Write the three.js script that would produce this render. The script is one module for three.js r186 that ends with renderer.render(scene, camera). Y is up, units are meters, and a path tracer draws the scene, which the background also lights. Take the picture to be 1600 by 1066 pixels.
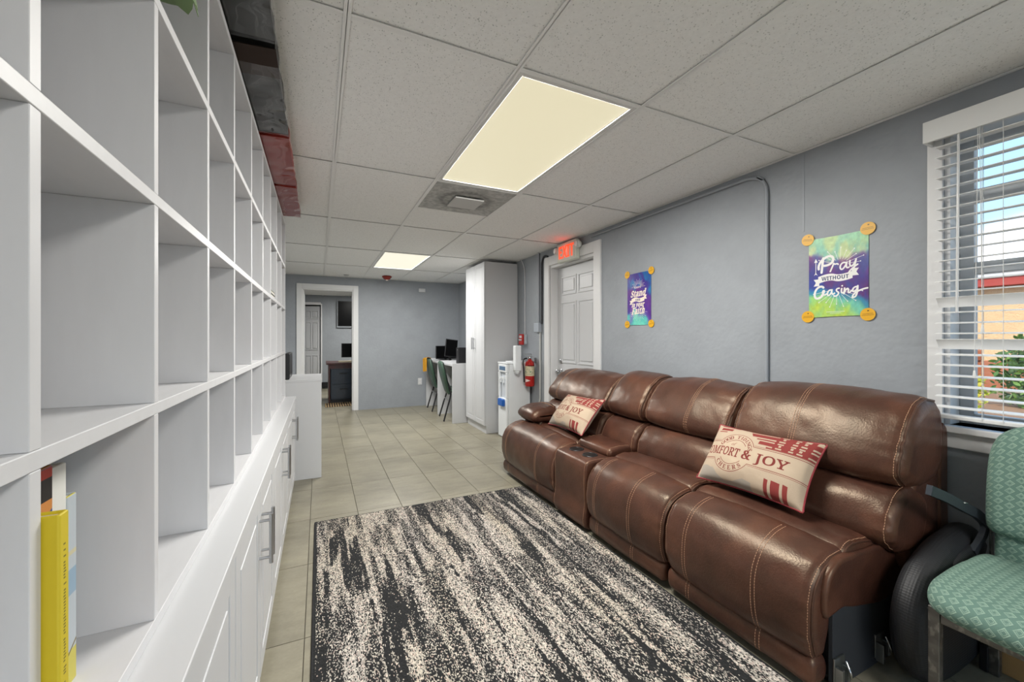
import * as THREE from 'three';
import { RoundedBoxGeometry } from 'three/addons/geometries/RoundedBoxGeometry.js';
import { mergeGeometries } from 'three/addons/utils/BufferGeometryUtils.js';
import { RectAreaLightUniformsLib } from 'three/addons/lights/RectAreaLightUniformsLib.js';
import { FontLoader } from 'three/addons/loaders/FontLoader.js';
import { TextGeometry } from 'three/addons/geometries/TextGeometry.js';

// ---------------------------------------------------------------- camera, sky, sun, exposure
RectAreaLightUniformsLib.init();
const scene = new THREE.Scene();
const EYE = 1.255, YAW = 0.4425;
const camera = new THREE.PerspectiveCamera(2 * Math.atan(533 / 636.4) * 180 / Math.PI, 1600 / 1066, 0.02, 200);
camera.position.set(0, EYE, 0);
camera.lookAt(Math.sin(YAW), EYE, -Math.cos(YAW));
camera.setViewOffset(1600, 1066, 0, 5.5, 1600, 1066);
const renderer = new THREE.WebGLRenderer({ antialias: true });
renderer.toneMapping = THREE.LinearToneMapping;
renderer.toneMappingExposure = 1.08;
renderer.shadowMap.enabled = true;

const LAMP = 31;                                    // brightness of the ceiling panels
const SKY = 2.0;
const sun = new THREE.DirectionalLight(0xfff1dc, 4.6);
sun.position.set(-6, 7.5, 2.5); sun.target.position.set(0, 0, 0);
sun.castShadow = true; sun.shadow.mapSize.set(2048, 2048);
Object.assign(sun.shadow.camera, { left: -25, right: 25, top: 25, bottom: -25, near: 1, far: 60 });
scene.add(sun, sun.target);

// ---------------------------------------------------------------- random numbers and noise
function rng(seed) { let a = seed >>> 0; return () => { a = (a + 0x6D2B79F5) | 0; let t = Math.imul(a ^ (a >>> 15), 1 | a); t = (t + Math.imul(t ^ (t >>> 7), 61 | t)) ^ t; return ((t ^ (t >>> 14)) >>> 0) / 4294967296; }; }
function hash(x, y, s = 0) { let h = Math.imul(x | 0, 374761393) ^ Math.imul(y | 0, 668265263) ^ Math.imul(s | 0, 974711); h = Math.imul(h ^ (h >>> 13), 1274126177); h ^= h >>> 16; return (h >>> 0) / 4294967296; }
function vnoise(x, y, s = 0, px = 0, py = 0) {         // px, py: period, 0 for none
  const xi = Math.floor(x), yi = Math.floor(y), fx = x - xi, fy = y - yi;
  const ux = fx * fx * (3 - 2 * fx), uy = fy * fy * (3 - 2 * fy);
  const w = (v, p) => p ? ((v % p) + p) % p : v;
  const a = hash(w(xi, px), w(yi, py), s), b = hash(w(xi + 1, px), w(yi, py), s), c = hash(w(xi, px), w(yi + 1, py), s), d = hash(w(xi + 1, px), w(yi + 1, py), s);
  return a + (b - a) * ux + (c - a) * uy + (a - b - c + d) * ux * uy;
}
function fbm(x, y, oct = 4, s = 0, px = 0, py = 0) { let v = 0, a = 0.5, n = 0; for (let o = 0; o < oct; o++) { v += a * vnoise(x, y, s + o * 17, px, py); n += a; x *= 2; y *= 2; px *= 2; py *= 2; a *= 0.5; } return v / n; }
const clamp = (v, a = 0, b = 1) => Math.min(b, Math.max(a, v));
const smooth = (a, b, v) => { const t = clamp((v - a) / (b - a)); return t * t * (3 - 2 * t); };
const lerp = (a, b, t) => a + (b - a) * t;

{ // sky: blue air and clouds
  const W = 1024, Hh = 512, data = new Float32Array(W * Hh * 4);
  for (let j = 0; j < Hh; j++) for (let i = 0; i < W; i++) {
    const el = ((j + 0.5) / Hh - 0.5) * Math.PI, az = (i + 0.5) / W * Math.PI * 2, e = Math.max(0, Math.sin(el));
    const t = Math.pow(e, 0.6);
    let r = lerp(0.46, 0.14, t), g = lerp(0.68, 0.38, t), b = lerp(0.84, 0.74, t);
    const k = 1 / (e + 0.22), cx = Math.cos(az) * Math.cos(el) * k * 1.6, cy = Math.sin(az) * Math.cos(el) * k * 1.6;
    const c = smooth(0.46, 0.62, fbm(cx + 40.3, cy + 17.1, 5, 9)) * smooth(0.0, 0.08, e + 0.02);
    r = lerp(r, 1.0, c); g = lerp(g, 1.0, c); b = lerp(b, 1.0, c);
    data.set([r, g, b, 1], (j * W + i) * 4);
  }
  const tex = new THREE.DataTexture(data, W, Hh, THREE.RGBAFormat, THREE.FloatType);
  tex.mapping = THREE.EquirectangularReflectionMapping; tex.magFilter = tex.minFilter = THREE.LinearFilter; tex.needsUpdate = true;
  scene.background = tex; scene.backgroundIntensity = SKY;
}

// ---------------------------------------------------------------- helpers
function dataTex(w, h, fn, srgb = true, rep = true) {
  const a = new Uint8Array(w * h * 4);
  for (let j = 0; j < h; j++) for (let i = 0; i < w; i++) { const c = fn(i / w, j / h, i, j); const k = (j * w + i) * 4; a[k] = clamp(c[0]) * 255; a[k + 1] = clamp(c[1]) * 255; a[k + 2] = clamp(c[2]) * 255; a[k + 3] = 255; }
  const t = new THREE.DataTexture(a, w, h, THREE.RGBAFormat); if (srgb) t.colorSpace = THREE.SRGBColorSpace;
  t.magFilter = THREE.LinearFilter; t.minFilter = THREE.LinearMipmapLinearFilter; t.generateMipmaps = true;
  if (rep) t.wrapS = t.wrapT = THREE.RepeatWrapping; t.needsUpdate = true; return t;
}
const grey = (v) => [v, v, v];
function canvasTex(w, h, draw) { const c = document.createElement('canvas'); c.width = w; c.height = h; const g = c.getContext('2d'); draw(g, w, h); const t = new THREE.CanvasTexture(c); t.colorSpace = THREE.SRGBColorSpace; return t; }
const rep = (t, u, v = u) => { t.repeat.set(u, v); return t; };
const std = (color, roughness = 0.5, o = {}) => new THREE.MeshStandardMaterial({ color, roughness, metalness: 0, ...o });
const phys = (o) => new THREE.MeshPhysicalMaterial(o);

const taken = {};
function numbered(n) { const k = taken[n] = (taken[n] ?? -1) + 1; return k ? `${n}_${String(k).padStart(3, '0')}` : n; }
function muv(g) {                                      // uv in metres, by the main direction of each face
  const p = g.attributes.position, n = g.attributes.normal, uv = new Float32Array(p.count * 2);
  for (let i = 0; i < p.count; i++) {
    const x = Math.abs(n.getX(i)), y = Math.abs(n.getY(i)), z = Math.abs(n.getZ(i));
    if (y >= x && y >= z) { uv[2 * i] = p.getX(i); uv[2 * i + 1] = -p.getZ(i); }
    else if (x >= z) { uv[2 * i] = -p.getZ(i); uv[2 * i + 1] = p.getY(i); }
    else { uv[2 * i] = p.getX(i); uv[2 * i + 1] = p.getY(i); }
  }
  g.setAttribute('uv', new THREE.BufferAttribute(uv, 2)); return g;
}
// D is the distance into the room (-z). A box between limits, edges rounded by r
function B(x0, x1, y0, y1, d0, d1, r = 0.003, seg = 1) {
  const w = x1 - x0, h = y1 - y0, d = d1 - d0;
  r = Math.min(r, 0.49 * Math.min(w, h, d));
  const g = r > 0 ? new RoundedBoxGeometry(w, h, d, seg, r) : new THREE.BoxGeometry(w, h, d).toNonIndexed();
  g.translate((x0 + x1) / 2, (y0 + y1) / 2, -(d0 + d1) / 2);
  return muv(g);
}
const clean = (g) => { const q = g.index ? g.toNonIndexed() : g; for (const k of Object.keys(q.attributes)) if (!['position', 'normal', 'uv'].includes(k)) q.deleteAttribute(k); q.morphAttributes = {}; return q; };
const merge = (a) => a.length === 1 ? a[0] : mergeGeometries(a.map(clean));
const V = (x, y, d) => new THREE.Vector3(x, y, -d);
function tube(pts, r, seg = 0, rad = 8, closed = false) {
  const c = new THREE.CatmullRomCurve3(pts, closed, 'centripetal');
  return clean(new THREE.TubeGeometry(c, seg || pts.length * 6, r, rad, closed));
}
function rod(a, b, r, rad = 10, r2 = r) {               // a capped cylinder from a to b
  const l = a.distanceTo(b), g = new THREE.CylinderGeometry(r2, r, l, rad);
  g.applyQuaternion(new THREE.Quaternion().setFromUnitVectors(new THREE.Vector3(0, 1, 0), b.clone().sub(a).normalize()));
  g.translate((a.x + b.x) / 2, (a.y + b.y) / 2, (a.z + b.z) / 2); return clean(g);
}
function path(pts, r, bend = 0.04, rad = 8) {           // a pipe with rounded corners
  const cp = new THREE.CurvePath();
  let prev = pts[0];
  for (let i = 1; i < pts.length; i++) {
    const a = pts[i - 1], b = pts[i];
    if (i === pts.length - 1) { cp.add(new THREE.LineCurve3(prev, b)); break; }
    const c = pts[i + 1], e1 = b.clone().add(a.clone().sub(b).setLength(bend)), e2 = b.clone().add(c.clone().sub(b).setLength(bend));
    cp.add(new THREE.LineCurve3(prev, e1)); cp.add(new THREE.QuadraticBezierCurve3(e1, b, e2)); prev = e2;
  }
  const n = cp.curves.length, all = [];
  for (const c of cp.curves) { const k = c.isLineCurve3 ? 1 : 8; for (let j = 0; j < k; j++) all.push(c.getPoint(j / k)); }
  all.push(pts[pts.length - 1]);
  // frames by hand along the polyline
  const curve = new THREE.CurvePath(); for (let i = 0; i + 1 < all.length; i++) if (all[i].distanceTo(all[i + 1]) > 1e-5) curve.add(new THREE.LineCurve3(all[i], all[i + 1]));
  const parts = curve.curves.map((c) => rod(c.v1, c.v2, r, rad));
  return merge(parts);
}
function lathe(pts, seg = 24) { return clean(new THREE.LatheGeometry(pts.map(([r, y]) => new THREE.Vector2(r, y)), seg)); }
const at = (g, x, y, d) => g.translate(x, y, -d);

function mesh(name, geo, mat) { const m = new THREE.Mesh(Array.isArray(geo) ? merge(geo) : geo, mat); m.name = name; m.castShadow = m.receiveShadow = true; return m; }
const wpos = new THREE.Vector3();
function part(parent, name, geo, mat, label) {          // geo in room coordinates; parents are never turned before their parts are added
  const m = mesh(name, geo, mat); parent.updateWorldMatrix(true, false); parent.getWorldPosition(wpos);
  if (wpos.lengthSq() > 0) { m.geometry = m.geometry.clone(); m.geometry.translate(-wpos.x, -wpos.y, -wpos.z); }
  if (label) m.userData.label = label; parent.add(m); return m;
}
function thing(name, label, category, [x, y, d] = [0, 0, 0], group) {
  const o = new THREE.Group(); o.name = numbered(name); o.position.set(x, y, -d); o.userData = { label, category };
  if (group) o.userData.group = group; scene.add(o); return o;
}
function single(name, geo, mat, label, category, group) { const m = mesh(numbered(name), geo, mat); m.userData = { label, category }; if (group) m.userData.group = group; scene.add(m); return m; }
function struct(name, geo, mat, label) { const m = geo ? mesh(name, geo, mat) : new THREE.Group(); m.name = name; m.userData = { kind: 'structure' }; if (label) { m.userData.label = label; } scene.add(m); return m; }

// ---------------------------------------------------------------- materials
const wallNoise = dataTex(256, 256, (u, v) => { const n = fbm(u * 6, v * 6, 4, 3, 6, 6), f = fbm(u * 40, v * 40, 2, 5, 40, 40); return grey(0.93 + 0.07 * n + 0.02 * (f - 0.5)); });
rep(wallNoise, 0.8);
const wallBump = rep(dataTex(256, 256, (u, v) => grey(0.6 * fbm(u * 8, v * 8, 3, 31, 8, 8) + 0.4 * fbm(u * 48, v * 48, 2, 32, 48, 48)), false), 1.1);
const M = {};
M.wall = std(0x9ca1a7, 0.55, { map: wallNoise, bumpMap: wallBump, bumpScale: 0.0025 });
M.white = std(0xcecfd1, 0.34);
M.whiteTrim = std(0xe0e0e0, 0.38, { bumpMap: wallBump, bumpScale: 0.0012 });
M.melamine = std(0xd7d7d9, 0.42, { map: rep(dataTex(128, 128, (u, v) => grey(0.975 + 0.025 * fbm(u * 30, v * 4, 3, 8, 30, 4))), 2) });
M.ceilBack = std(0x8c8c8a, 0.9);
const tileHoles = rng(5); const holes = [];
for (let i = 0; i < 1500; i++) holes.push([tileHoles(), tileHoles(), 0.0016 + 0.0022 * tileHoles(), 0.35 + 0.65 * tileHoles()]);
const ceilCells = new Float32Array(512 * 512);
for (const [x, y, r, a] of holes) { const R = Math.ceil(r * 512) + 1, ci = Math.floor(x * 512), cj = Math.floor(y * 512); for (let j = -R; j <= R; j++) for (let i = -R; i <= R; i++) { const d = Math.hypot(i + 0.5 - (x * 512 % 1), (j + 0.5 - (y * 512 % 1)) * 0.8) / 512; if (d < r) { const k = ((cj + j + 512) % 512) * 512 + (ci + i + 512) % 512; ceilCells[k] = Math.max(ceilCells[k], a * (1 - smooth(0.6, 1, d / r))); } } }
const ceilMap = dataTex(512, 512, (u, v, i, j) => { const n = fbm(u * 60, v * 60, 2, 4, 60, 60); const h = ceilCells[j * 512 + i]; return [0.945 + 0.03 * n - 0.26 * h, 0.945 + 0.03 * n - 0.26 * h, 0.94 + 0.03 * n - 0.26 * h]; });
const ceilBump = dataTex(512, 512, (u, v, i, j) => grey(0.8 - 0.7 * ceilCells[j * 512 + i] + 0.2 * fbm(u * 50, v * 50, 2, 6, 50, 50)), false);
rep(ceilMap, 1.64); rep(ceilBump, 1.64);
M.ceilTile = std(0xffffff, 0.92, { map: ceilMap, bumpMap: ceilBump, bumpScale: 0.0016 });
M.tee = std(0xf0f0ef, 0.45);
const floorTex = dataTex(512, 512, (u, v) => { const n = fbm(u * 5, v * 16, 5, 2, 5, 16), m = fbm(u * 3, v * 3, 3, 12, 3, 3), f = fbm(u * 70, v * 90, 2, 22, 70, 90); const k = 0.53 + 0.09 * (n - 0.5) + 0.07 * (m - 0.5) + 0.035 * (f - 0.5); return [k * 1.03, k * 0.99, k * 0.865]; });
const floorBump = dataTex(256, 256, (u, v) => grey(fbm(u * 20, v * 34, 3, 42, 20, 34)), false);
M.floorTile = std(0xffffff, 0.36, { map: floorTex, bumpMap: floorBump, bumpScale: 0.0006 });
M.grout = std(0x6c675b, 0.9);
M.steel = std(0xb9babc, 0.28, { metalness: 1 });
M.chrome = std(0xd5d5d5, 0.14, { metalness: 1 });
M.black = std(0x131316, 0.42);
M.blackMatte = std(0x1b1b1e, 0.75);
M.screen = phys({ color: 0x040405, roughness: 0.3, specularIntensity: 0.25 });
M.red = std(0xb3201a, 0.3);
M.glass = phys({ color: 0xffffff, transmission: 1, roughness: 0.02, thickness: 0, ior: 1.5 });
M.paintedPipe = std(0x969ba2, 0.45);
// leather
const leatherMap = rep(dataTex(512, 512, (u, v) => {
  const a = fbm(u * 5, v * 5, 4, 51, 5, 5), b = fbm(u * 14, v * 14, 3, 52, 14, 14), f = fbm(u * 90, v * 90, 2, 53, 90, 90);
  const k = 0.86 + 0.34 * (a - 0.5) + 0.18 * (b - 0.5) + 0.10 * (f - 0.5), w = smooth(0.45, 0.75, a);
  return [0.34 * k + 0.015 * w, 0.215 * k + 0.01 * w, 0.175 * k];
}), 1.3);
const leatherBump = rep(dataTex(512, 512, (u, v) => {
  const f = fbm(u * 110, v * 110, 2, 61, 110, 110), c = Math.abs(fbm(u * 26, v * 26, 4, 62, 26, 26) - 0.5) * 2, w = fbm(u * 7, v * 7, 3, 63, 7, 7);
  return grey(0.25 * f + 0.15 * Math.sqrt(c) + 0.6 * w);
}, false), 2.2);
const leatherRough = rep(dataTex(256, 256, (u, v) => grey(0.78 + 0.34 * (fbm(u * 9, v * 9, 4, 71, 9, 9) - 0.5)), false), 1.1);
M.leather = phys({ color: 0xffffff, map: leatherMap, roughness: 0.47, specularColor: new THREE.Color(1, 0.80, 0.56), roughnessMap: leatherRough, bumpMap: leatherBump, bumpScale: 0.0016, specularIntensity: 1, clearcoat: 0.14, clearcoatRoughness: 0.36 });
M.thread = std(0xb48a6c, 0.7);
M.backing = std(0x24272c, 0.8);

// ---------------------------------------------------------------- the room shell
const XL = -0.62, XR = 2.425, YC = 2.281, DF = 7.5, DN = -2.28, DB = 11;
{ // floor: screed with every tile on it
  const floor = struct('floor', null);
  const screed = mesh('screed', B(-1.4, XR + 0.15, -0.14, -0.006, DN - 0.12, DB + 2.2, 0), M.grout); floor.add(screed);
  const TX = 0.3075, TD = 0.614, gap = 0.003, variants = [];
  for (let k = 0; k < 6; k++) { const g = new RoundedBoxGeometry(TX - gap, 0.009, TD - gap, 1, 0.0012); muv(g); const uv = g.attributes.uv; for (let i = 0; i < uv.count; i++) uv.setXY(i, uv.getX(i) * 1.3 + k * 0.37, uv.getY(i) * 1.3 + k * 0.61); variants.push(g); }
  const r = rng(77);
  for (let i = -4; i < 9; i++) for (let j = -9; j < 15; j++) {
    const x0 = -0.055 + i * TX, d0 = 1.907 + j * TD;
    if (x0 > XR || x0 + TX < -1.25 || d0 > DB + 0.2 || d0 + TD < DN) continue;
    if (d0 < DF && x0 + TX < XL) continue;
    const m = mesh('tile', variants[Math.floor(r() * 6)], M.floorTile);
    m.position.set(x0 + TX / 2, -0.0045 + (r() - 0.5) * 0.0006, -(d0 + TD / 2)); floor.add(m);
  }
}
{ // suspended ceiling: tiles lying in a grid of white bars
  const ceil = struct('ceiling', null);
  ceil.add(mesh('deck', B(-1.4, XR + 0.18, YC + 0.16, YC + 0.30, DN - 0.12, DB + 2.2, 0), M.ceilBack));
  const gx = [-0.62, -0.529, 0.081, 0.690, 1.300, 1.909, XR], gd = [];
  for (let k = -3; k <= 5; k++) gd.push(1.397 + 1.2192 * k);
  const tiles = (cols, rows, skip) => { for (let i = 0; i + 1 < cols.length; i++) for (let j = 0; j + 1 < rows.length; j++) { if (skip(i, j)) continue; const w = cols[i + 1] - cols[i]; if (w < 0.12) continue; ceil.add(mesh('ceiling_tile', B(cols[i] + 0.004, cols[i + 1] - 0.004, YC + 0.007, YC + 0.022, rows[j] + 0.004, rows[j + 1] - 0.004, 0.001), M.ceilTile)); } };
  tiles(gx, gd, (i, j) => i === 3 && (j === 0 || j === 3 || j === 4 || j === 6));
  ceil.add(mesh('ceiling_tile', B(0.694, 1.296, YC + 0.007, YC + 0.022, 3.2297, 3.831, 0.001), M.ceilTile));
  for (const x of gx.slice(1, 6)) ceil.add(mesh('tee_bar', [B(x - 0.012, x + 0.012, YC, YC + 0.003, DN, DF, 0.0008), B(x - 0.001, x + 0.001, YC, YC + 0.03, DN, DF, 0)], M.tee));
  for (const d of gd) for (let i = 0; i + 1 < gx.length; i++) { if (gx[i + 1] - gx[i] < 0.12) continue; ceil.add(mesh('cross_bar', [B(gx[i] + 0.012, gx[i + 1] - 0.012, YC + 0.0004, YC + 0.003, d - 0.012, d + 0.012, 0.0008), B(gx[i] + 0.012, gx[i + 1] - 0.012, YC, YC + 0.03, d - 0.001, d + 0.001, 0)], M.tee)); }
  ceil.add(mesh('cross_bar', B(0.702, 1.288, YC + 0.0004, YC + 0.003, 3.2137, 3.2377, 0.0008), M.tee));
  for (const [a, b] of [[XL, XL + 0.02], [XR - 0.02, XR]]) ceil.add(mesh('wall_angle', B(a, b, YC, YC + 0.003, DN, DF, 0.0008), M.tee));
  // the room beyond
  const bx = [-1.2, -0.529, 0.081, 0.69, 1.3, 1.909, XR], bd = [7.64, 8.712, 9.931, 11];
  tiles(bx, bd, (i, j) => i === 3 && j === 1);
  for (const x of bx.slice(1, 6)) ceil.add(mesh('tee_bar', B(x - 0.012, x + 0.012, YC, YC + 0.003, 7.62, DB, 0.0008), M.tee));
  for (const d of bd.slice(1, 3)) ceil.add(mesh('cross_bar', B(-1.2, XR, YC + 0.0004, YC + 0.003, d - 0.012, d + 0.012, 0.0008), M.tee));
}
// walls with thickness; openings for the exit door and the windows
const TOP = YC + 0.17;
struct('wall_left', [B(XL - 0.14, XL, 0, TOP, DN - 0.12, DF + 0.12, 0)], M.wall);
const WD0 = -0.46, WD1 = 0.785, WY0 = 0.885, WY1 = 2.13, ED0 = 3.235, ED1 = 4.085, EY = 2.085;
struct('wall_right', [B(XR, XR + 0.17, 0, TOP, DN - 0.12, WD0, 0), B(XR, XR + 0.17, 0, WY0, WD0, WD1, 0), B(XR, XR + 0.17, WY1, TOP, WD0, WD1, 0), B(XR, XR + 0.17, 0, TOP, WD1, ED0, 0), B(XR, XR + 0.17, EY, TOP, ED0, ED1, 0), B(XR, XR + 0.17, 0, TOP, ED1, DB + 0.12, 0)], M.wall);
const OX0 = -0.255, OX1 = 0.535, OY = 2.065;
struct('wall_far', [B(-1.3, OX0, 0, TOP, DF, DF + 0.12, 0), B(OX1, XR, 0, TOP, DF, DF + 0.12, 0), B(OX0, OX1, OY, TOP, DF, DF + 0.12, 0)], M.wall);
const NX0 = -0.5, NX1 = 2.3, NY0 = 0.12, NY1 = 2.2;
struct('wall_near', [B(XL, NX0, 0, TOP, DN - 0.12, DN, 0), B(NX1, XR, 0, TOP, DN - 0.12, DN, 0), B(NX0, NX1, 0, NY0, DN - 0.12, DN, 0), B(NX0, NX1, NY1, TOP, DN - 0.12, DN, 0)], M.wall);
const BX0 = -0.37, BX1 = 0.04, BY = 2.05;
struct('wall_back', [B(-1.3, BX0, 0, TOP, DB, DB + 0.12, 0), B(BX1, XR, 0, TOP, DB, DB + 0.12, 0), B(BX0, BX1, BY, TOP, DB, DB + 0.12, 0)], M.wall);
struct('wall_back_side', [B(-1.42, -1.3, 0, TOP, DF, DB + 2.1, 0)], M.wall);
struct('wall_closet', [B(-1.3, XR, 0, TOP, DB + 1.9, DB + 2.05, 0), B(0.7, 0.8, 0, TOP, DB + 0.12, DB + 1.9, 0)], std(0xb9bcbe, 0.8));
{ // storefront window behind the photographer
  const w = struct('window_2', null), d0 = DN - 0.09, d1 = DN - 0.03, f = 0.05;
  const xs = [NX0, (NX0 + NX1) / 2 - f / 2, NX1 - f];
  for (const x of xs) w.add(mesh('mullion', B(x, x + f, NY0, NY1, d0, d1), M.whiteTrim));
  for (const y of [NY0, NY1 - f]) w.add(mesh('rail', B(NX0 + f, NX1 - f, y, y + f, d0 + 0.002, d1 - 0.002), M.whiteTrim));
  for (const [a, b] of [[xs[0] + f, xs[1]], [xs[1] + f, xs[2]]]) w.add(mesh('pane', B(a, b, NY0 + f, NY1 - f, DN - 0.062, DN - 0.058, 0), M.glass));
}
// far doorway: casing and jamb
{
  const d = struct('door_2', null), c = 0.078;
  const cas = (a, b, y0, y1) => d.add(mesh('casing', B(a, b, y0, y1, DF - 0.018, DF + 0.002, 0.004), M.whiteTrim));
  cas(OX0 - c, OX0 + 0.004, 0, OY + c); cas(OX1 - 0.004, OX1 + c, 0, OY + c); cas(OX0 + 0.004, OX1 - 0.004, OY - 0.004, OY + c);
  for (const [a, b, y0, y1] of [[OX0, OX0 + 0.02, 0, OY], [OX1 - 0.02, OX1, 0, OY], [OX0 + 0.02, OX1 - 0.02, OY - 0.02, OY]]) d.add(mesh('jamb', B(a, b, y0, y1, DF + 0.002, DF + 0.125, 0.002), M.whiteTrim));
  d.add(mesh('door_stop', B(OX0 + 0.02, OX0 + 0.034, 0, OY - 0.02, DF + 0.05, DF + 0.085, 0.002), M.whiteTrim));
  // the leaf, swung fully open into the room beyond
  d.add(mesh('leaf', B(OX0 - 0.02, OX0 + 0.022, 0.012, OY - 0.025, DF + 0.135, DF + 0.90, 0.002), M.white));
  for (const y of [0.25, 1.05, 1.85]) d.add(mesh('hinge', rod(V(OX0 + 0.024, y - 0.045, DF + 0.13), V(OX0 + 0.024, y + 0.045, DF + 0.13), 0.006), M.steel));
}
// a six-panel leaf lying in the plane x: depth runs along its width, dir = side that faces us
function sixPanels(parent, x, d0, d1, y1, mat, thick = 0.042, rel = 0.008) {
  parent.add(mesh('leaf', B(x, x + thick, 0.01, y1, d0, d1, 0.002), mat));
  const w = d1 - d0, cols = [[d0 + 0.13 * w, d0 + 0.455 * w], [d0 + 0.545 * w, d1 - 0.13 * w]];
  const rows = [[0.115, 0.40], [0.48, 0.80], [0.855, 0.94]].map(([a, b]) => [a * y1, b * y1]);
  for (const [a, b] of cols) for (const [ya, yb] of rows) {
    parent.add(mesh('panel_moulding', [B(x - rel, x + 0.002, ya - 0.018, ya, a - 0.018, b + 0.018, 0.003), B(x - rel, x + 0.002, yb, yb + 0.018, a - 0.018, b + 0.018, 0.003), B(x - rel, x + 0.002, ya, yb, a - 0.018, a, 0.003), B(x - rel, x + 0.002, ya, yb, b, b + 0.018, 0.003)], mat));
    parent.add(mesh('panel', B(x - rel, x + 0.002, ya + 0.022, yb - 0.022, a + 0.022, b - 0.022, 0.005), mat));
  }
}
{ // exit door
  const d = struct('door_1', null), c = 0.105;
  const cas = (y0, y1, a, b) => d.add(mesh('casing', B(XR - 0.02, XR + 0.002, y0, y1, a, b, 0.004), M.whiteTrim));
  cas(0, EY + c, ED0 - c, ED0); cas(0, EY + c, ED1, ED1 + c); cas(EY, EY + c, ED0, ED1);
  for (const [y0, y1, a, b] of [[0, EY, ED0, ED0 + 0.025], [0, EY, ED1 - 0.025, ED1], [EY - 0.03, EY, ED0 + 0.025, ED1 - 0.025]]) d.add(mesh('jamb', B(XR + 0.002, XR + 0.165, y0, y1, a, b, 0.002), M.whiteTrim));
  d.add(mesh('threshold', B(XR - 0.005, XR + 0.165, 0.0, 0.012, ED0 + 0.025, ED1 - 0.025, 0.002), M.steel));
  sixPanels(d, XR + 0.088, ED0 + 0.028, ED1 - 0.028, EY - 0.035, M.white);
  const kd = ED1 - 0.1, kx = XR + 0.088;
  const knob = lathe([[0, 0], [0.033, 0], [0.033, 0.006], [0.012, 0.01], [0.011, 0.03], [0.026, 0.042], [0.028, 0.055], [0.02, 0.066], [0, 0.069]]).rotateZ(Math.PI / 2);
  d.add(mesh('door_knob', at(knob, kx, 0.865, kd), M.steel));
  d.add(mesh('deadbolt', at(lathe([[0, 0], [0.032, 0], [0.03, 0.012], [0.016, 0.02], [0, 0.021]]).rotateZ(Math.PI / 2), kx, 0.985, kd), M.steel));
  for (const y of [0.25, 1.05, 1.85]) d.add(mesh('hinge', rod(V(kx - 0.004, y - 0.05, ED0 + 0.03), V(kx - 0.004, y + 0.05, ED0 + 0.03), 0.007), M.steel));
}
{ // side window: casing, sill, frame of three lights
  const w = struct('window_1', null), cw = 0.05;
  w.add(mesh('casing', B(XR - 0.016, XR + 0.001, WY0, WY1 + cw, WD1, WD1 + cw, 0.003), M.whiteTrim));
  w.add(mesh('casing', B(XR - 0.016, XR + 0.001, WY0, WY1 + cw, WD0 - cw, WD0, 0.003), M.whiteTrim));
  w.add(mesh('casing', B(XR - 0.016, XR + 0.001, WY1, WY1 + cw, WD0, WD1, 0.003), M.whiteTrim));
  w.add(mesh('sill', B(XR - 0.045, XR + 0.10, WY0 - 0.028, WY0, WD0 - 0.07, WD1 + 0.06, 0.006, 2), M.whiteTrim));
  w.add(mesh('apron', B(XR - 0.018, XR + 0.001, WY0 - 0.095, WY0 - 0.028, WD0 - 0.05, WD1 + 0.045, 0.004), M.whiteTrim));
  for (const [y0, y1, a, b] of [[WY0, WY1, WD1 - 0.018, WD1], [WY0, WY1, WD0, WD0 + 0.018], [WY1 - 0.018, WY1, WD0 + 0.018, WD1 - 0.018]]) w.add(mesh('reveal', B(XR + 0.001, XR + 0.17, y0, y1, a, b, 0.001), M.whiteTrim));
  const fm = std(0xb9bbbc, 0.5), fx0 = XR + 0.09, fx1 = XR + 0.13;
  for (const d of [WD1 - 0.062, WD0 + 0.018]) w.add(mesh('frame_stile', B(fx0, fx1, WY0, WY1 - 0.018, d, d + 0.044, 0.003), fm));
  for (const [y0, y1] of [[WY0, 0.93], [1.525, 1.575], [1.835, 1.885], [2.07, WY1 - 0.018]]) w.add(mesh('frame_rail', B(fx0 + 0.002, fx1 - 0.002, y0, y1, WD0 + 0.06, WD1 - 0.06, 0.003), fm));
  for (const [y0, y1] of [[0.93, 1.525], [1.575, 1.835], [1.885, 2.07]]) w.add(mesh('pane', B(fx0 + 0.018, fx0 + 0.022, y0, y1, WD0 + 0.06, WD1 - 0.06, 0), M.glass));
}

// ---------------------------------------------------------------- ceiling lights and devices
function ceilingLight(d0, label, color, glow, x0 = 0.69, x1 = 1.3) {
  const d1 = d0 + 1.2192, t = thing('ceiling_light', label, 'ceiling light', [(x0 + x1) / 2, YC, (d0 + d1) / 2]);
  const f = 0.022, h = [YC + 0.001, YC + 0.05];
  part(t, 'frame', [B(x0 + 0.012, x0 + 0.012 + f, ...h, d0 + 0.012, d1 - 0.012), B(x1 - 0.012 - f, x1 - 0.012, ...h, d0 + 0.012, d1 - 0.012), B(x0 + 0.012 + f, x1 - 0.012 - f, ...h, d0 + 0.012, d0 + 0.012 + f), B(x0 + 0.012 + f, x1 - 0.012 - f, ...h, d1 - 0.012 - f, d1 - 0.012)], std(0xdededc, 0.4));
  part(t, 'diffuser', B(x0 + 0.034, x1 - 0.034, YC + 0.008, YC + 0.012, d0 + 0.034, d1 - 0.034, 0.001), std(0x9a968c, 0.4, { emissive: new THREE.Color(...glow), emissiveIntensity: 1 }), 'prismatic acrylic diffuser');
  part(t, 'housing', B(x0 + 0.015, x1 - 0.015, YC + 0.052, YC + 0.12, d0 + 0.015, d1 - 0.015), M.white);
  const l = new THREE.RectAreaLight(new THREE.Color(...color), LAMP, x1 - x0 - 0.08, 1.2192 - 0.08);
  l.position.set(0, 0.0055, 0); l.rotation.x = -Math.PI / 2; t.add(l);
  return t;
}
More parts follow.
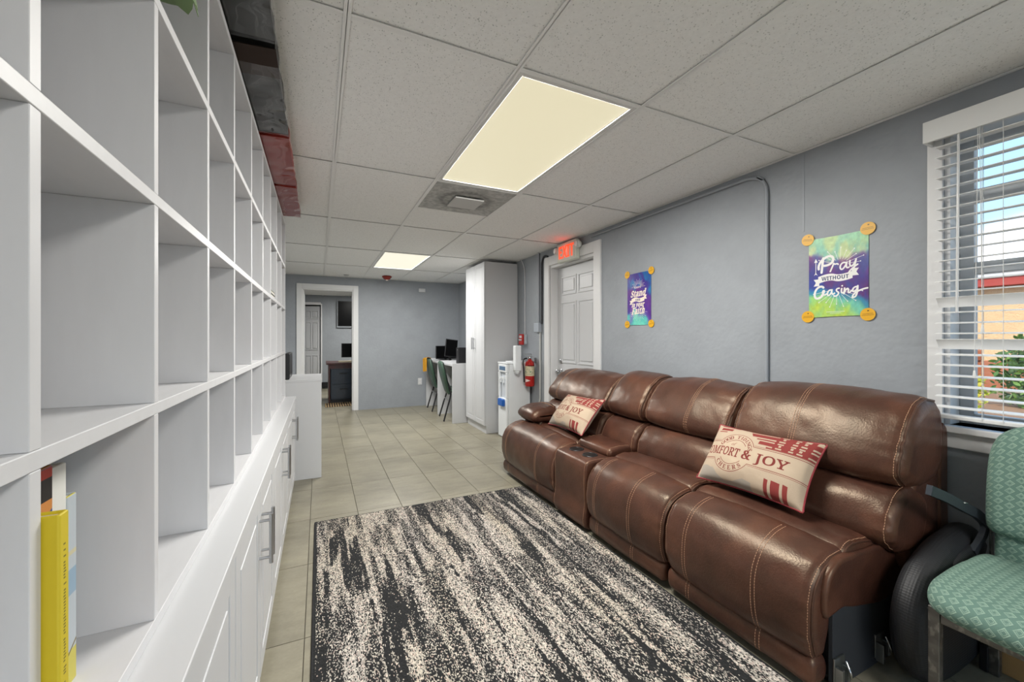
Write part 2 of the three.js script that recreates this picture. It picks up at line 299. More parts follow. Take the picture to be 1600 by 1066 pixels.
ceilingLight(1.397, 'large warm fluorescent ceiling panel above the rug, nearest one', [1.0, 0.98, 0.93], [0.62, 0.565, 0.385]);
ceilingLight(5.0546, 'small looking bright fluorescent ceiling panel near the far blue wall', [1.0, 0.985, 0.95], [0.80, 0.765, 0.62]);
ceilingLight(-2.2606, 'fluorescent ceiling panel behind the photographer', [1.0, 0.98, 0.93], [0.62, 0.565, 0.385]);
ceilingLight(8.712, 'fluorescent ceiling panel in the room beyond the doorway', [1.0, 0.98, 0.93], [0.9, 0.84, 0.66]);
{ // air diffuser: dusty square panel with a small raised plate
  const t = thing('ceiling_vent', 'grey dusty square air diffuser with small centre plate beside ceiling panel', 'vent', [0.995, YC, 2.92]);
  const dust = dataTex(256, 256, (u, v) => { const r = Math.hypot(u - 0.5, v - 0.5), n = fbm(u * 12, v * 12, 4, 91, 12, 12); const k = 0.74 + 0.10 * (n - 0.5) - 0.17 * Math.exp(-Math.pow((r - 0.27 - 0.06 * n) / 0.05, 2)) * (0.4 + n) - 0.08 * smooth(0.3, 0.7, fbm(u * 30, v * 30, 2, 93, 30, 30)); return [k, k, k * 0.985]; });
  const g = B(0.703, 1.287, YC + 0.001, YC + 0.012, 2.629, 3.213, 0.002); const uv = g.attributes.uv; for (let i = 0; i < uv.count; i++) uv.setXY(i, (uv.getX(i) - 0.703) / 0.584, (uv.getY(i) - 2.629) / 0.584);
  part(t, 'panel', g, std(0xffffff, 0.7, { map: dust }), 'metal panel with rings of dust');
  part(t, 'deflector_plate', B(0.885, 1.105, YC - 0.022, YC - 0.012, 2.81, 3.03, 0.003), std(0xc4c4c2, 0.6));
  part(t, 'stem', [B(0.97, 1.02, YC - 0.012, YC + 0.002, 2.895, 2.945, 0)], std(0x8f8f8e, 0.6));
}
{
  const t = thing('smoke_detector', 'red round detector on the ceiling by far blue wall', 'detector', [1.03, YC, 7.08]);
  part(t, 'base', at(lathe([[0, 0], [0.075, 0], [0.08, -0.012], [0.07, -0.022], [0, -0.022]]), 1.03, YC, 7.08), std(0x9d2d1d, 0.4));
  part(t, 'dome', at(lathe([[0.062, -0.022], [0.055, -0.045], [0.03, -0.058], [0, -0.06]]), 1.03, YC, 7.08), std(0x8d2316, 0.35));
  part(t, 'lens', at(lathe([[0.024, -0.058], [0.02, -0.07], [0, -0.073]]), 1.03, YC, 7.08), std(0xe7d9d0, 0.3));
  const s = thing('sprinkler', 'white sprinkler head on the ceiling over the far doorway', 'sprinkler', [0.405, YC, 7.22]);
  part(s, 'escutcheon', at(lathe([[0, 0], [0.045, 0], [0.04, -0.008], [0.015, -0.014], [0, -0.014]]), 0.405, YC, 7.22), M.white);
  part(s, 'frame_arms', [rod(V(0.395, YC - 0.014, 7.22), V(0.385, YC - 0.045, 7.22), 0.003), rod(V(0.415, YC - 0.014, 7.22), V(0.425, YC - 0.045, 7.22), 0.003)], M.white);
  part(s, 'deflector', at(lathe([[0, 0], [0.026, 0], [0.026, -0.002], [0, -0.002]]), 0.405, YC - 0.045, 7.22), M.chrome);
}
// ---------------------------------------------------------------- bookcase wall
const XF = -0.243, SH = [0.772, 1.128, 1.4735, 1.8066, 2.152], UP = [];   // bottoms of the five shelves
{
  const D0 = -0.52, D1 = 3.72, T = 0.0185;
  for (let d = 0.544; d > D0 - 0.01; d -= 0.352) UP.unshift(d);
  for (const d of [0.863, 1.215, 1.555, 1.923, 2.287, 2.638, 3.002, 3.362, 3.711]) UP.push(d);
  const t = thing('bookcase', 'tall white open cube bookcase running along the whole wall', 'bookcase', [XL + 0.18, 0.772, 1.6]);
  part(t, 'back_panel', B(XL + 0.004, XL + 0.012, 0.772, 2.17, D0, D1, 0), M.melamine);
  for (const y of SH) part(t, 'shelf', B(XL + 0.012, XF, y, y + T + 0.001, D0, D1, 0.0015), M.melamine);
  for (let k = 0; k + 1 < SH.length; k++) for (const d of UP) part(t, 'divider', B(XL + 0.012, XF - 0.0005, SH[k] + T + 0.001, SH[k + 1], d - 0.009, d + 0.009, 0.0012), M.melamine);
}
const XD = -0.178;
{ // base cabinets
  const labels = ['white base cabinet nearest the photographer under the bookcase', 'white panelled base cabinet beside the front edge of the rug', 'white base cabinet with paired steel handles beside the near end of rug', 'white base cabinet beside the far edge of the rug', 'short white base cabinet at the far end of the worktop'];
  const units = [[-0.65, 0.25], [0.25, 1.15], [1.15, 2.05], [2.05, 2.95], [2.95, 3.8]];
  units.forEach(([a, b], i) => {
    const t = thing('base_cabinet', labels[i], 'cabinet', [XL + 0.2, 0, (a + b) / 2], 'base cabinets under the bookcase');
    part(t, 'body', B(XL + 0.004, XD - 0.022, 0.1, 0.75, a + 0.0005, b - 0.0005, 0.001), M.white);
    part(t, 'toe_kick', B(XD - 0.09, XD - 0.075, 0.001, 0.1, a + 0.0005, b - 0.0005, 0.001), M.white);
    const mid = (a + b) / 2;
    [[a + 0.002, mid - 0.0015, mid - 0.03], [mid + 0.0015, b - 0.002, mid + 0.03]].forEach(([p, q, hd]) => {
      const y0 = 0.103, y1 = 0.746, dr = part(t, 'door', B(XD - 0.021, XD - 0.003, y0, y1, p, q, 0.003), M.white), fx = [XD - 0.004, XD], st = 0.062;
      part(dr, 'door_frame', [B(...fx, y0 + 0.004, y1 - 0.004, p + 0.004, p + st, 0.002), B(...fx, y0 + 0.004, y1 - 0.004, q - st, q - 0.004, 0.002), B(...fx, y0 + 0.004, y0 + st, p + st, q - st, 0.002), B(...fx, y1 - st, y1 - 0.004, p + st, q - st, 0.002)], M.white);
      part(dr, 'raised_panel', B(XD - 0.005, XD - 0.0005, y0 + st + 0.022, y1 - st - 0.022, p + st + 0.022, q - st - 0.022, 0.0022), M.white);
      part(dr, 'handle', [rod(V(XD + 0.034, 0.505, hd), V(XD + 0.034, 0.668, hd), 0.0062, 12), rod(V(XD - 0.001, 0.525, hd), V(XD + 0.034, 0.525, hd), 0.0048), rod(V(XD - 0.001, 0.648, hd), V(XD + 0.034, 0.648, hd), 0.0048)], M.steel, 'brushed steel bar handle');
    });
  });
  single('worktop', B(XL + 0.003, XD + 0.006, 0.7505, 0.7715, -0.65, 3.80, 0.003), M.white, 'long narrow white worktop ledge in front of the bookcase', 'worktop');
}
{ // white desk end beyond the bookcase
  const t = thing('desk', 'low white desk with panel end standing past the bookcase', 'desk', [-0.3, 0, 4.35]);
  part(t, 'end_panel', B(XL + 0.01, 0.02, 0.001, 0.862, 4.03, 4.052, 0.0015), M.white);
  part(t, 'end_panel', B(XL + 0.01, 0.015, 0.001, 0.862, 4.63, 4.652, 0.0015), M.white);
  part(t, 'top', B(XL + 0.01, 0.022, 0.862, 0.882, 4.028, 4.655, 0.002), M.white);
  part(t, 'front_panel', B(-0.012, 0.006, 0.09, 0.86, 4.052, 4.63, 0.0015), M.white);
  const m = thing('monitor', 'dark screen edge standing on the low white desk past bookcase', 'monitor', [-0.28, 0.882, 4.24]);
  part(m, 'screen_housing', B(-0.275, -0.236, 0.8835, 1.112, 4.08, 4.52, 0.006), M.black);
  part(m, 'screen', B(-0.237, -0.2345, 0.90, 1.10, 4.095, 4.505, 0), M.screen);
  part(m, 'stand', B(-0.36, -0.276, 0.8825, 0.90, 4.22, 4.38, 0.004), M.black);
}
// ---------------------------------------------------------------- things in the bookcase
function book(label, d0, d1, xf, depth, h, coverMat, spineMat) {
  const y0 = SH[0] + 0.0197, t = thing('book', label, 'book', [xf - depth / 2, y0, (d0 + d1) / 2], 'books on the lowest shelf');
  const c = 0.0025;
  part(t, 'cover', [B(xf - depth, xf - 0.002, y0, y0 + h, d0, d0 + c, 0.0008), B(xf - depth, xf - 0.002, y0, y0 + h, d1 - c, d1, 0.0008)], coverMat);
  const g = B(xf - 0.004, xf, y0, y0 + h, d0, d1, 0.0018); const uv = g.attributes.uv; for (let i = 0; i < uv.count; i++) uv.setXY(i, clamp((uv.getX(i) - d0) / (d1 - d0)), clamp((uv.getY(i) - y0) / h));
  part(t, 'spine', g, spineMat);
  part(t, 'pages', B(xf - depth + 0.004, xf - 0.004, y0 + 0.003, y0 + h - 0.003, d0 + c, d1 - c, 0), std(0xe9e2cf, 0.9));
}
{
  const yel = std(0xc9b21b, 0.6);
  const spine = std(0xffffff, 0.55, { map: canvasTex(64, 1024, (g, w, h) => { g.fillStyle = '#d0bb2c'; g.fillRect(0, 0, w, h); const r = rng(3); g.fillStyle = '#756c22'; for (let y = 110; y < 640; y += 11) if (r() > 0.18) g.fillRect(22 + r() * 3, y, 18 - r() * 6, 6); }) });
  book('yellow hardback sticking out at the front of the lowest shelf', 0.5545, 0.571, -0.231, 0.20, 0.288, yel, spine);
  book('thin salmon pink book right behind the yellow hardback', 0.572, 0.578, -0.234, 0.19, 0.272, std(0xd9a58c, 0.7), std(0xdfae94, 0.7));
  book('pale grey book hidden between the pink and the patterned book', 0.58, 0.625, -0.36, 0.16, 0.25, std(0xd9dad6, 0.7), std(0xd9dad6, 0.7));
  const pat = std(0xffffff, 0.5, { map: canvasTex(64, 512, (g, w, h) => { g.fillStyle = '#c9843f'; g.fillRect(0, 0, w, h); g.fillStyle = '#15110f'; g.fillRect(0, 22, w, 44); g.fillStyle = '#b5341f'; g.fillRect(0, 0, w, 22); g.fillStyle = '#1c3a86'; g.beginPath(); g.moveTo(0, 110); g.lineTo(w, 84); g.lineTo(w, 170); g.lineTo(0, 190); g.fill(); for (let y = 220; y < h; y += 60) { g.fillStyle = y % 120 ? '#1c3a86' : '#15110f'; g.fillRect(0, y, w, 28); } }) });
  book('tall book with black, blue and wood coloured spine beside the yellow hardback', 0.660, 0.686, -0.292, 0.2, 0.309, std(0x9a6a34, 0.6), pat);
  book('white rounded binder like book beside the patterned spine', 0.688, 0.735, -0.30, 0.2, 0.300, std(0xdcdcd6, 0.6), std(0xe0e0da, 0.5));
  const blue = std(0xffffff, 0.5, { map: canvasTex(64, 512, (g, w, h) => { g.fillStyle = '#b7c0c6'; g.fillRect(0, 0, w, h); g.fillStyle = '#8fa9bd'; g.fillRect(0, 200, w, 70); g.fillStyle = '#c9c3a0'; g.fillRect(0, 150, w, 12); g.fillStyle = '#c8be55'; g.fillRect(0, 420, w, 92); g.strokeStyle = '#6a5d30'; g.lineWidth = 6; g.beginPath(); g.moveTo(0, 430); g.lineTo(64, 400); g.stroke(); }) });
  book('slim pale blue book with yellow foot last in the row of books', 0.737, 0.76, -0.30, 0.19, 0.252, std(0xb7c0c6, 0.6), blue);
  // a few scraps of tape on the shelf floors are left as they are; booklets far along the shelf
  const y = SH[2] + 0.0196;
  for (const [k, c, lab] of [[0, 0x4d4f4f, 'dark grey booklet at the bottom of the small pile on a shelf'], [1, 0x9aa09b, 'light grey booklet on top of the small pile on a shelf']]) {
    const t = thing('booklet', lab, 'book', [-0.34, y + k * 0.021, 2.83], 'booklets lying on a middle shelf');
    part(t, 'cover', [B(-0.44, -0.25, y + k * 0.021, y + k * 0.021 + 0.002, 2.70, 2.96, 0.0006), B(-0.44, -0.25, y + k * 0.021 + 0.018, y + k * 0.021 + 0.02, 2.70, 2.96, 0.0006)], std(c, 0.6));
    part(t, 'pages', B(-0.438, -0.254, y + k * 0.021 + 0.002, y + k * 0.021 + 0.018, 2.702, 2.958, 0), std(0xdcd9cf, 0.9));
  }
}
{ // trailing plant on an upper shelf: only the leaf tips hang into the picture
  const y0 = SH[3] + 0.0196, c = [-0.36, 1.0], t = thing('potted_plant', 'green leafy plant on an upper shelf of the bookcase', 'plant', [c[0], y0, c[1]]);
  part(t, 'pot', at(lathe([[0, 0], [0.045, 0], [0.06, 0.09], [0.064, 0.09], [0.064, 0.1], [0.056, 0.1], [0.05, 0.085], [0, 0.085]]), c[0], y0, c[1]), std(0xd8d3c8, 0.6));
  const leafShape = (() => { const s = new THREE.Shape(); s.moveTo(0, 0); s.bezierCurveTo(0.03, 0.006, 0.034, 0.045, 0, 0.075); s.bezierCurveTo(-0.034, 0.045, -0.03, 0.006, 0, 0); return new THREE.ExtrudeGeometry(s, { depth: 0.0012, bevelEnabled: false, curveSegments: 6 }); })();
  const gm = std(0x7b9468, 0.5), r = rng(41);
  for (let i = 0; i < 22; i++) {
    let tip;
    if (i < 5) tip = V(-0.236 + r() * 0.01, y0 + 0.085 + 0.02 * r(), 0.905 + i * 0.022);
    else { const a = r() * 6.28; tip = V(c[0] + Math.cos(a) * (0.05 + 0.06 * r()), y0 + 0.12 + 0.12 * r(), c[1] + Math.sin(a) * (0.06 + 0.06 * r())); }
    const root = V(c[0], y0 + 0.09, c[1]), mid = root.clone().lerp(tip, 0.55); mid.y += 0.07;
    const st = part(t, 'stem', tube([root, mid, tip], 0.0018, 10, 5), std(0x6b7a4c, 0.6));
    const g = leafShape.clone(); g.scale(0.92, 0.98, 1); g.rotateX(i < 5 ? 2.9 : 1.2 + r()); g.rotateY(i < 5 ? 1.4 + r() * 0.4 : r() * 6.28); g.translate(tip.x, tip.y + (i < 5 ? 0.03 : 0), tip.z);
    part(st, 'leaf', g, gm);
  }
}
// ---------------------------------------------------------------- wrapped panels lying on top of the bookcase
{
  const film = phys({ color: 0xffffff, transmission: 1, roughness: 0.03, thickness: 0, ior: 1.38, side: THREE.DoubleSide });
  const blackVinyl = std(0x101110, 0.5), redVinyl = std(0x8a1f10, 0.6), brown = std(0x2c1d14, 0.9);
  const specs = [[0.80, 1.51, -0.118, blackVinyl, 'black cushion in crumpled clear plastic nearest on top of bookcase', 1], [1.525, 2.17, -0.122, blackVinyl, 'black cushion in clear plastic with open brown end on the bookcase', 1], [2.18, 2.845, -0.122, redVinyl, 'rust red cushion in clear plastic on top of the bookcase', 0], [2.875, 3.585, -0.124, redVinyl, 'rust red cushion in clear plastic last on top of the bookcase', 0]];
  specs.forEach(([a, b, xo, mat, label, open], si) => {
    const y0 = 2.1785, y1 = 2.262, t = thing('wrapped_cushion', label, 'cushion', [-0.33, y0, (a + b) / 2], 'plastic wrapped cushions on top of the bookcase');
    const skew = 0.035;
    const soft = (x0, x1, ya, yb, da, db, r, amp, seed) => {
      const g = new RoundedBoxGeometry(x1 - x0, yb - ya, db - da, 6, r); const p = g.attributes.position;
      const big = new THREE.BoxGeometry(x1 - x0, yb - ya, db - da, 14, 4, 30); const q = big.attributes.position, n = big.attributes.normal;
      for (let i = 0; i < q.count; i++) {
        const X = q.getX(i), Y = q.getY(i), Z = q.getZ(i), ex = Math.min((x1 - x0) / 2 - Math.abs(X), (yb - ya) / 2 - Math.abs(Y) + 1, 1), w = (fbm(X * 24 + seed, Z * 16 + Y * 30, 3, seed) - 0.5) * amp * 2;
        q.setXYZ(i, X + n.getX(i) * w * 0.6, Math.max(Y + n.getY(i) * w, -(yb - ya) / 2), Z + n.getZ(i) * w + (X / (x1 - x0)) * skew);
      }
      big.translate((x0 + x1) / 2, (ya + yb) / 2, -(da + db) / 2); big.computeVertexNormals(); return muv(clean(big));
    };
    part(t, 'cushion', soft(-0.575, xo - 0.006, y0 + 0.006, y1 - 0.006, a + 0.006, b - 0.02, 0.01, 0.006, 11 + si), mat);
    if (open) part(t, 'torn_cover', soft(-0.40, xo - 0.004, y0 + 0.0035, y0 + 0.0055, a + 0.004, a + 0.17, 0.002, 0.0015, 31 + si), brown, 'brown fabric showing through the torn end');
    part(t, 'plastic_film', soft(-0.58, xo, y0, y1, open ? a + 0.10 : a, b - 0.015, 0.012, 0.012, 51 + si), film, 'crumpled clear plastic');
  });
}

// ---------------------------------------------------------------- soft upholstery: a closed profile (x, y) swept along D, ends rounded, surface puffed and creased
function roundPlan(g, axis, fixed, dA, dB, R) {        // round the corners of a swept cushion as seen square on: the side away from `fixed` shrinks near both ends
  const p = g.attributes.position; let far = fixed; for (let i = 0; i < p.count; i++) { const v = axis === 'x' ? p.getX(i) : p.getY(i); if (Math.abs(v - fixed) > Math.abs(far - fixed)) far = v; }
  for (let i = 0; i < p.count; i++) { const D = -p.getZ(i), t = Math.min(D - dA, dB - D); if (t >= R) continue; const q = clamp(t, 0, R), del = (R - Math.sqrt(Math.max(0, R * R - (R - q) * (R - q)))) / Math.abs(far - fixed); const v = axis === 'x' ? p.getX(i) : p.getY(i), w = fixed + (v - fixed) * (1 - del); axis === 'x' ? p.setX(i, w) : p.setY(i, w); }
  g.computeVertexNormals(); return g;
}
function puff(ctrl, d0, d1, o = {}) {
  const { r = 0.03, bulge = 0.012, wrinkle = 0.004, pucker = 0.004, seed = 1, N = 84, slices = 34, tension = 'centripetal' } = o;
  const c = new THREE.CatmullRomCurve3(ctrl.map(([x, y]) => new THREE.Vector3(x, y, 0)), true, tension);
  let P = c.getSpacedPoints(N).slice(0, N);
  let area = 0; for (let i = 0; i < N; i++) { const a = P[i], b = P[(i + 1) % N]; area += a.x * b.y - b.x * a.y; }
  if (area < 0) P.reverse();
  const nrm = P.map((p, i) => { const a = P[(i + N - 1) % N], b = P[(i + 1) % N]; return new THREE.Vector2(b.y - a.y, -(b.x - a.x)).normalize(); });
  const per = P.reduce((s, p, i) => s + p.distanceTo(P[(i + 1) % N]), 0), L = d1 - d0;
  const ds = [], ins = [], nr = 7;
  for (let k = 0; k <= nr; k++) { const a = k / nr * Math.PI / 2; ds.push(r * (1 - Math.cos(a))); ins.push(r * (1 - Math.sin(a))); }
  const inner = slices; for (let k = 1; k < inner; k++) { ds.push(r + (L - 2 * r) * k / inner); ins.push(0); }
  for (let k = nr; k >= 0; k--) { const a = k / nr * Math.PI / 2; ds.push(L - r * (1 - Math.cos(a))); ins.push(r * (1 - Math.sin(a))); }
  const off = (fi, d) => {
    const t = d / L, s = fi / N * per, e = Math.min(d, L - d);
    let v = bulge * Math.pow(Math.max(0, Math.sin(Math.PI * t)), 0.7);
    v += wrinkle * (fbm(s * 7 + seed * 3.1, d * 7 + seed, 3, seed) - 0.5) * 2;
    const w = fbm(s * 34 + seed, d * 6, 2, seed + 5) - 0.5;
    v += pucker * w * 2.2 * Math.exp(-e / 0.045) * smooth(0, 0.02, e);
    return v;
  };
  const pos = [], uv = [], idx = [];
  ds.forEach((d, k) => { for (let i = 0; i <= N; i++) { const j = i % N, v = off(j, d) - ins[k]; pos.push(P[j].x + nrm[j].x * v, P[j].y + nrm[j].y * v, -(d0 + d)); uv.push(d0 + d, i / N * per); } });
  const row = N + 1;
  for (let k = 0; k + 1 < ds.length; k++) for (let i = 0; i < N; i++) { const a = k * row + i, b = a + row; idx.push(a, b, a + 1, a + 1, b, b + 1); }
  const g = new THREE.BufferGeometry();
  const cap = (k, flip) => { const base = pos.length / 3, ring = []; for (let i = 0; i < N; i++) { const q = (k * row + i) * 3; ring.push(new THREE.Vector2(pos[q], pos[q + 1])); pos.push(pos[q], pos[q + 1], pos[q + 2]); uv.push(pos[q], pos[q + 1]); } for (const f of THREE.ShapeUtils.triangulateShape(ring, [])) flip ? idx.push(base + f[0], base + f[1], base + f[2]) : idx.push(base + f[0], base + f[2], base + f[1]); };
  cap(0, true); cap(ds.length - 1, false);
  g.setAttribute('position', new THREE.Float32BufferAttribute(pos, 3)); g.setAttribute('uv', new THREE.Float32BufferAttribute(uv, 2)); g.setIndex(idx); g.computeVertexNormals();
  // smooth the closing seam of the profile
  const n = g.attributes.normal; for (let k = 0; k < ds.length; k++) { const a = k * row, b = a + N, x = n.getX(a) + n.getX(b), y = n.getY(a) + n.getY(b), z = n.getZ(a) + n.getZ(b), l = Math.hypot(x, y, z) || 1; n.setXYZ(a, x / l, y / l, z / l); n.setXYZ(b, x / l, y / l, z / l); }
  const insAt = (d) => { const e = Math.min(d, L - d); if (e >= r) return 0; const q = 1 - e / r; return r * (1 - Math.sqrt(Math.max(0, 1 - q * q))); };
  const surf = (fi, d, lift = 0) => { const i0 = Math.floor(fi), f = fi - i0, a = ((i0 % N) + N) % N, b = (a + 1) % N, v = off(((fi % N) + N) % N, d) - insAt(d) + lift; const nx = lerp(nrm[a].x, nrm[b].x, f), ny = lerp(nrm[a].y, nrm[b].y, f); return [new THREE.Vector3(lerp(P[a].x, P[b].x, f) + nx * v, lerp(P[a].y, P[b].y, f) + ny * v, -(d0 + d)), new THREE.Vector3(nx, ny, 0).normalize()]; };
  const nearest = (x, y) => { let bi = 0, bd = 1e9; P.forEach((p, i) => { const q = Math.hypot(p.x - x, p.y - y); if (q < bd) { bd = q; bi = i; } }); return bi; };
  return { g, surf, nearest, N, per, d0, L };
}
// dashes of thread over the surface from one profile point to another, at distance d (from the near end)
function stitches(pf, from, to, d, len = 0.007, gap = 0.0035, dir = 1) {
  let a = pf.nearest(...from), b = pf.nearest(...to); if (dir > 0 && b < a) b += pf.N; if (dir < 0 && b > a) b -= pf.N;
  const total = Math.abs(b - a) / pf.N * pf.per, n = Math.max(2, Math.floor(total / (len + gap))), out = [];
  for (let k = 0; k < n; k++) {
    const f = lerp(a, b, (k + 0.5) / n), h = len / total * (b - a) / 2, dd = typeof d === 'function' ? d((k + 0.5) / n) : d;
    const [p, nn] = pf.surf(f - h, dd, 0.0006), [q] = pf.surf(f + h, dd, 0.0006);
    const g = new THREE.BoxGeometry(0.0018, p.distanceTo(q), 0.0013); const y = q.clone().sub(p).normalize(), x = new THREE.Vector3().crossVectors(y, nn).normalize(), z = new THREE.Vector3().crossVectors(x, y);
    g.applyMatrix4(new THREE.Matrix4().makeBasis(x, y, z)); g.translate((p.x + q.x) / 2, (p.y + q.y) / 2, (p.z + q.z) / 2); out.push(clean(g));
  }
  return out;
}
function welt(pf, from, to, d, r = 0.0045, dir = 1, lift = 0) {
  let a = pf.nearest(...from), b = pf.nearest(...to); if (dir > 0 && b < a) b += pf.N; if (dir < 0 && b > a) b -= pf.N;
  const pts = []; const n = Math.max(8, Math.round(Math.abs(b - a) / 2)); for (let k = 0; k <= n; k++) pts.push(pf.surf(lerp(a, b, k / n), d, lift)[0]);
  return tube(pts, r, n * 2, 7);
}
// ---------------------------------------------------------------- reclining sofa
{
  const t = thing('reclining_sofa', 'long brown leather reclining sofa with console and tan stitching', 'sofa', [1.97, 0, 2.14]);
  const L = M.leather, foot = [[1.565, 0.125], [1.535, 0.19], [1.528, 0.28], [1.543, 0.365], [1.588, 0.43], [1.66, 0.466], [1.745, 0.473], [1.775, 0.44], [1.74, 0.37], [1.68, 0.28], [1.65, 0.19], [1.62, 0.125]];
  const seat = [[1.735, 0.40], [1.742, 0.462], [1.785, 0.486], [1.88, 0.487], [1.98, 0.470], [2.08, 0.44], [2.12, 0.38], [2.05, 0.31], [1.80, 0.31]];
  const skirt = [[1.555, 0.035], [1.545, 0.075], [1.553, 0.115], [1.585, 0.132], [1.63, 0.125], [1.65, 0.08], [1.63, 0.03]];
  const lumbar = [[1.985, 0.44], [1.93, 0.485], [1.928, 0.545], [1.97, 0.62], [2.045, 0.662], [2.14, 0.66], [2.22, 0.60], [2.20, 0.46], [2.10, 0.41]];
  const upperAt = (dy) => [[2.085, 0.668], [2.015, 0.698], [1.992, 0.745], [2.02, 0.83], [2.08, 0.925], [2.15, 0.985], [2.24, 1.008], [2.318, 0.98], [2.352, 0.90], [2.345, 0.74], [2.25, 0.66], [2.15, 0.65]].map(([x, y]) => [x, y + dy * smooth(0.66, 1.0, y)]), upper = upperAt(0);
  let sd = 11;
  const cushion = (name, ctrl, a, b, o) => { const pf = puff(ctrl, a, b, { seed: sd += 7, ...o }); pf.mesh = part(t, name, pf.g, L); return pf; };
  const sew = (pf, list) => { const q = part(pf.mesh, 'stitching', list.flat(), M.thread, 'tan double stitching'); q.userData.kind = 'stuff'; return q; };
  // [near, far, lines on the foot panel (fractions from the near end), line on the back]
  const seats = [[0.822, 1.497, [0.30, 0.80], 0.56, 0], [1.497, 2.147, [0.36, 0.84], 0.42, -0.035], [2.535, 3.475, [0.27, 0.86], 0.80, -0.06]];
  seats.forEach(([a, b, ls, lb, dy], i) => {
    const w = b - a, left = i === 2, g = 0.003;
    const f = cushion('foot_panel', foot, a + g, b - g, { r: 0.04, bulge: 0.016, wrinkle: 0.005, pucker: 0.006 });
    const out = [];
    for (const q of ls) for (const s of [-0.008, 0.008]) out.push(stitches(f, [1.57, 0.13], [1.72, 0.476], q * (w - 2 * g) + s, 0.007, 0.0035, -1));
    out.push(stitches(f, [1.57, 0.13], [1.74, 0.475], 0.016, 0.006, 0.004, -1)); out.push(stitches(f, [1.57, 0.13], [1.74, 0.475], w - 2 * g - 0.016, 0.006, 0.004, -1));
    sew(f, out);
    part(f.mesh, 'welt', [welt(f, [1.57, 0.13], [1.745, 0.474], 0.0065, 0.004, -1, 0.001), welt(f, [1.57, 0.13], [1.745, 0.474], w - 2 * g - 0.0065, 0.004, -1, 0.001)], L);
    const k = cushion('foot_skirt', skirt, a + g + 0.006, b - g - 0.006, { r: 0.025, bulge: 0.004, wrinkle: 0.004, N: 48 });
    sew(k, ls.flatMap((q) => [-0.008, 0.008].map((s) => stitches(k, [1.56, 0.035], [1.57, 0.125], q * (w - 2 * g) - 0.006 + s, 0.007, 0.0035, -1))));
    const sa = a + g, sb = (left ? 3.17 : b - g);
    const s = cushion('seat_cushion', seat, sa, sb, { r: 0.035, bulge: 0.014, wrinkle: 0.006, pucker: 0.007 });
    part(s.mesh, 'welt', [welt(s, [1.745, 0.465], [2.08, 0.44], 0.008, 0.004, -1, 0.001), welt(s, [1.745, 0.465], [2.08, 0.44], sb - sa - 0.008, 0.004, -1, 0.001)], L);
    sew(s, [stitches(s, [1.745, 0.465], [2.06, 0.45], 0.018, 0.006, 0.004, -1)]);
    const ba = a + (i === 0 ? -0.066 : g) - (i === 0 ? 0 : 0.02), bb = left ? 3.40 : b - g - 0.02;
    const lu = cushion('lumbar_cushion', lumbar, ba + 0.004, bb - 0.004, { r: 0.04, bulge: 0.018, wrinkle: 0.007, pucker: 0.012 });
    const up = cushion('back_cushion', upperAt(dy), ba, bb, { r: 0.05, bulge: 0.020, wrinkle: 0.008, pucker: 0.011 });
    const bw = bb - ba;
    sew(up, [...[-0.01, 0, 0.012].map((q) => stitches(up, [2.03, 0.715], [2.25, 1.01 + dy], lb * bw + q, 0.007, 0.0035, -1)), stitches(up, [2.05, 0.69], [2.27, 1.0], 0.03, 0.007, 0.0035, -1), stitches(up, [2.05, 0.69], [2.27, 1.0], bw - 0.03, 0.007, 0.0035, -1)]);
    part(up.mesh, 'welt', [welt(up, [2.05, 0.69], [2.29, 0.98], 0.018, 0.005, -1, 0.001), welt(up, [2.05, 0.69], [2.29, 0.98], bw - 0.018, 0.005, -1, 0.001)], L);
    sew(lu, [stitches(lu, [1.985, 0.44], [2.06, 0.688], 0.026, 0.007, 0.0035, -1), stitches(lu, [1.985, 0.44], [2.06, 0.688], bw - 0.034, 0.007, 0.0035, -1)]);
    part(t, 'outer_back', puff([[2.32, 0.12], [2.31, 0.5], [2.335, 0.88], [2.355, 0.90], [2.38, 0.89], [2.392, 0.6], [2.39, 0.12]], ba + 0.006, bb - 0.006, { r: 0.012, bulge: 0, wrinkle: 0.002, pucker: 0, N: 40, slices: 8 }).g, L);
    part(t, 'base_frame', B(1.665, 2.33, 0.03, 0.30, a + 0.012, b - 0.012, 0.004), M.backing);
  });
  // open near end: dark board, hanging leather flap, coupling brackets
  part(t, 'side_board', B(1.635, 2.21, 0.006, 0.285, 0.812, 0.828, 0.003), M.backing, 'bare dark end board');
  part(t, 'side_flap', puff([[1.60, 0.275], [1.60, 0.40], [1.66, 0.452], [1.85, 0.458], [2.10, 0.42], [2.13, 0.30], [2.0, 0.235], [1.8, 0.262], [1.70, 0.285]], 0.808, 0.845, { r: 0.012, bulge: 0.002, wrinkle: 0.006, pucker: 0, N: 60, slices: 5, seed: 91 }).g, L);
  part(t, 'back_side', puff([[2.06, 0.40], [2.03, 0.52], [2.10, 0.66], [2.18, 0.84], [2.30, 0.90], [2.335, 0.6], [2.30, 0.30], [2.16, 0.28]], 0.768, 0.845, { r: 0.02, bulge: 0.004, wrinkle: 0.006, pucker: 0, N: 60, slices: 5, seed: 97 }).g, L);
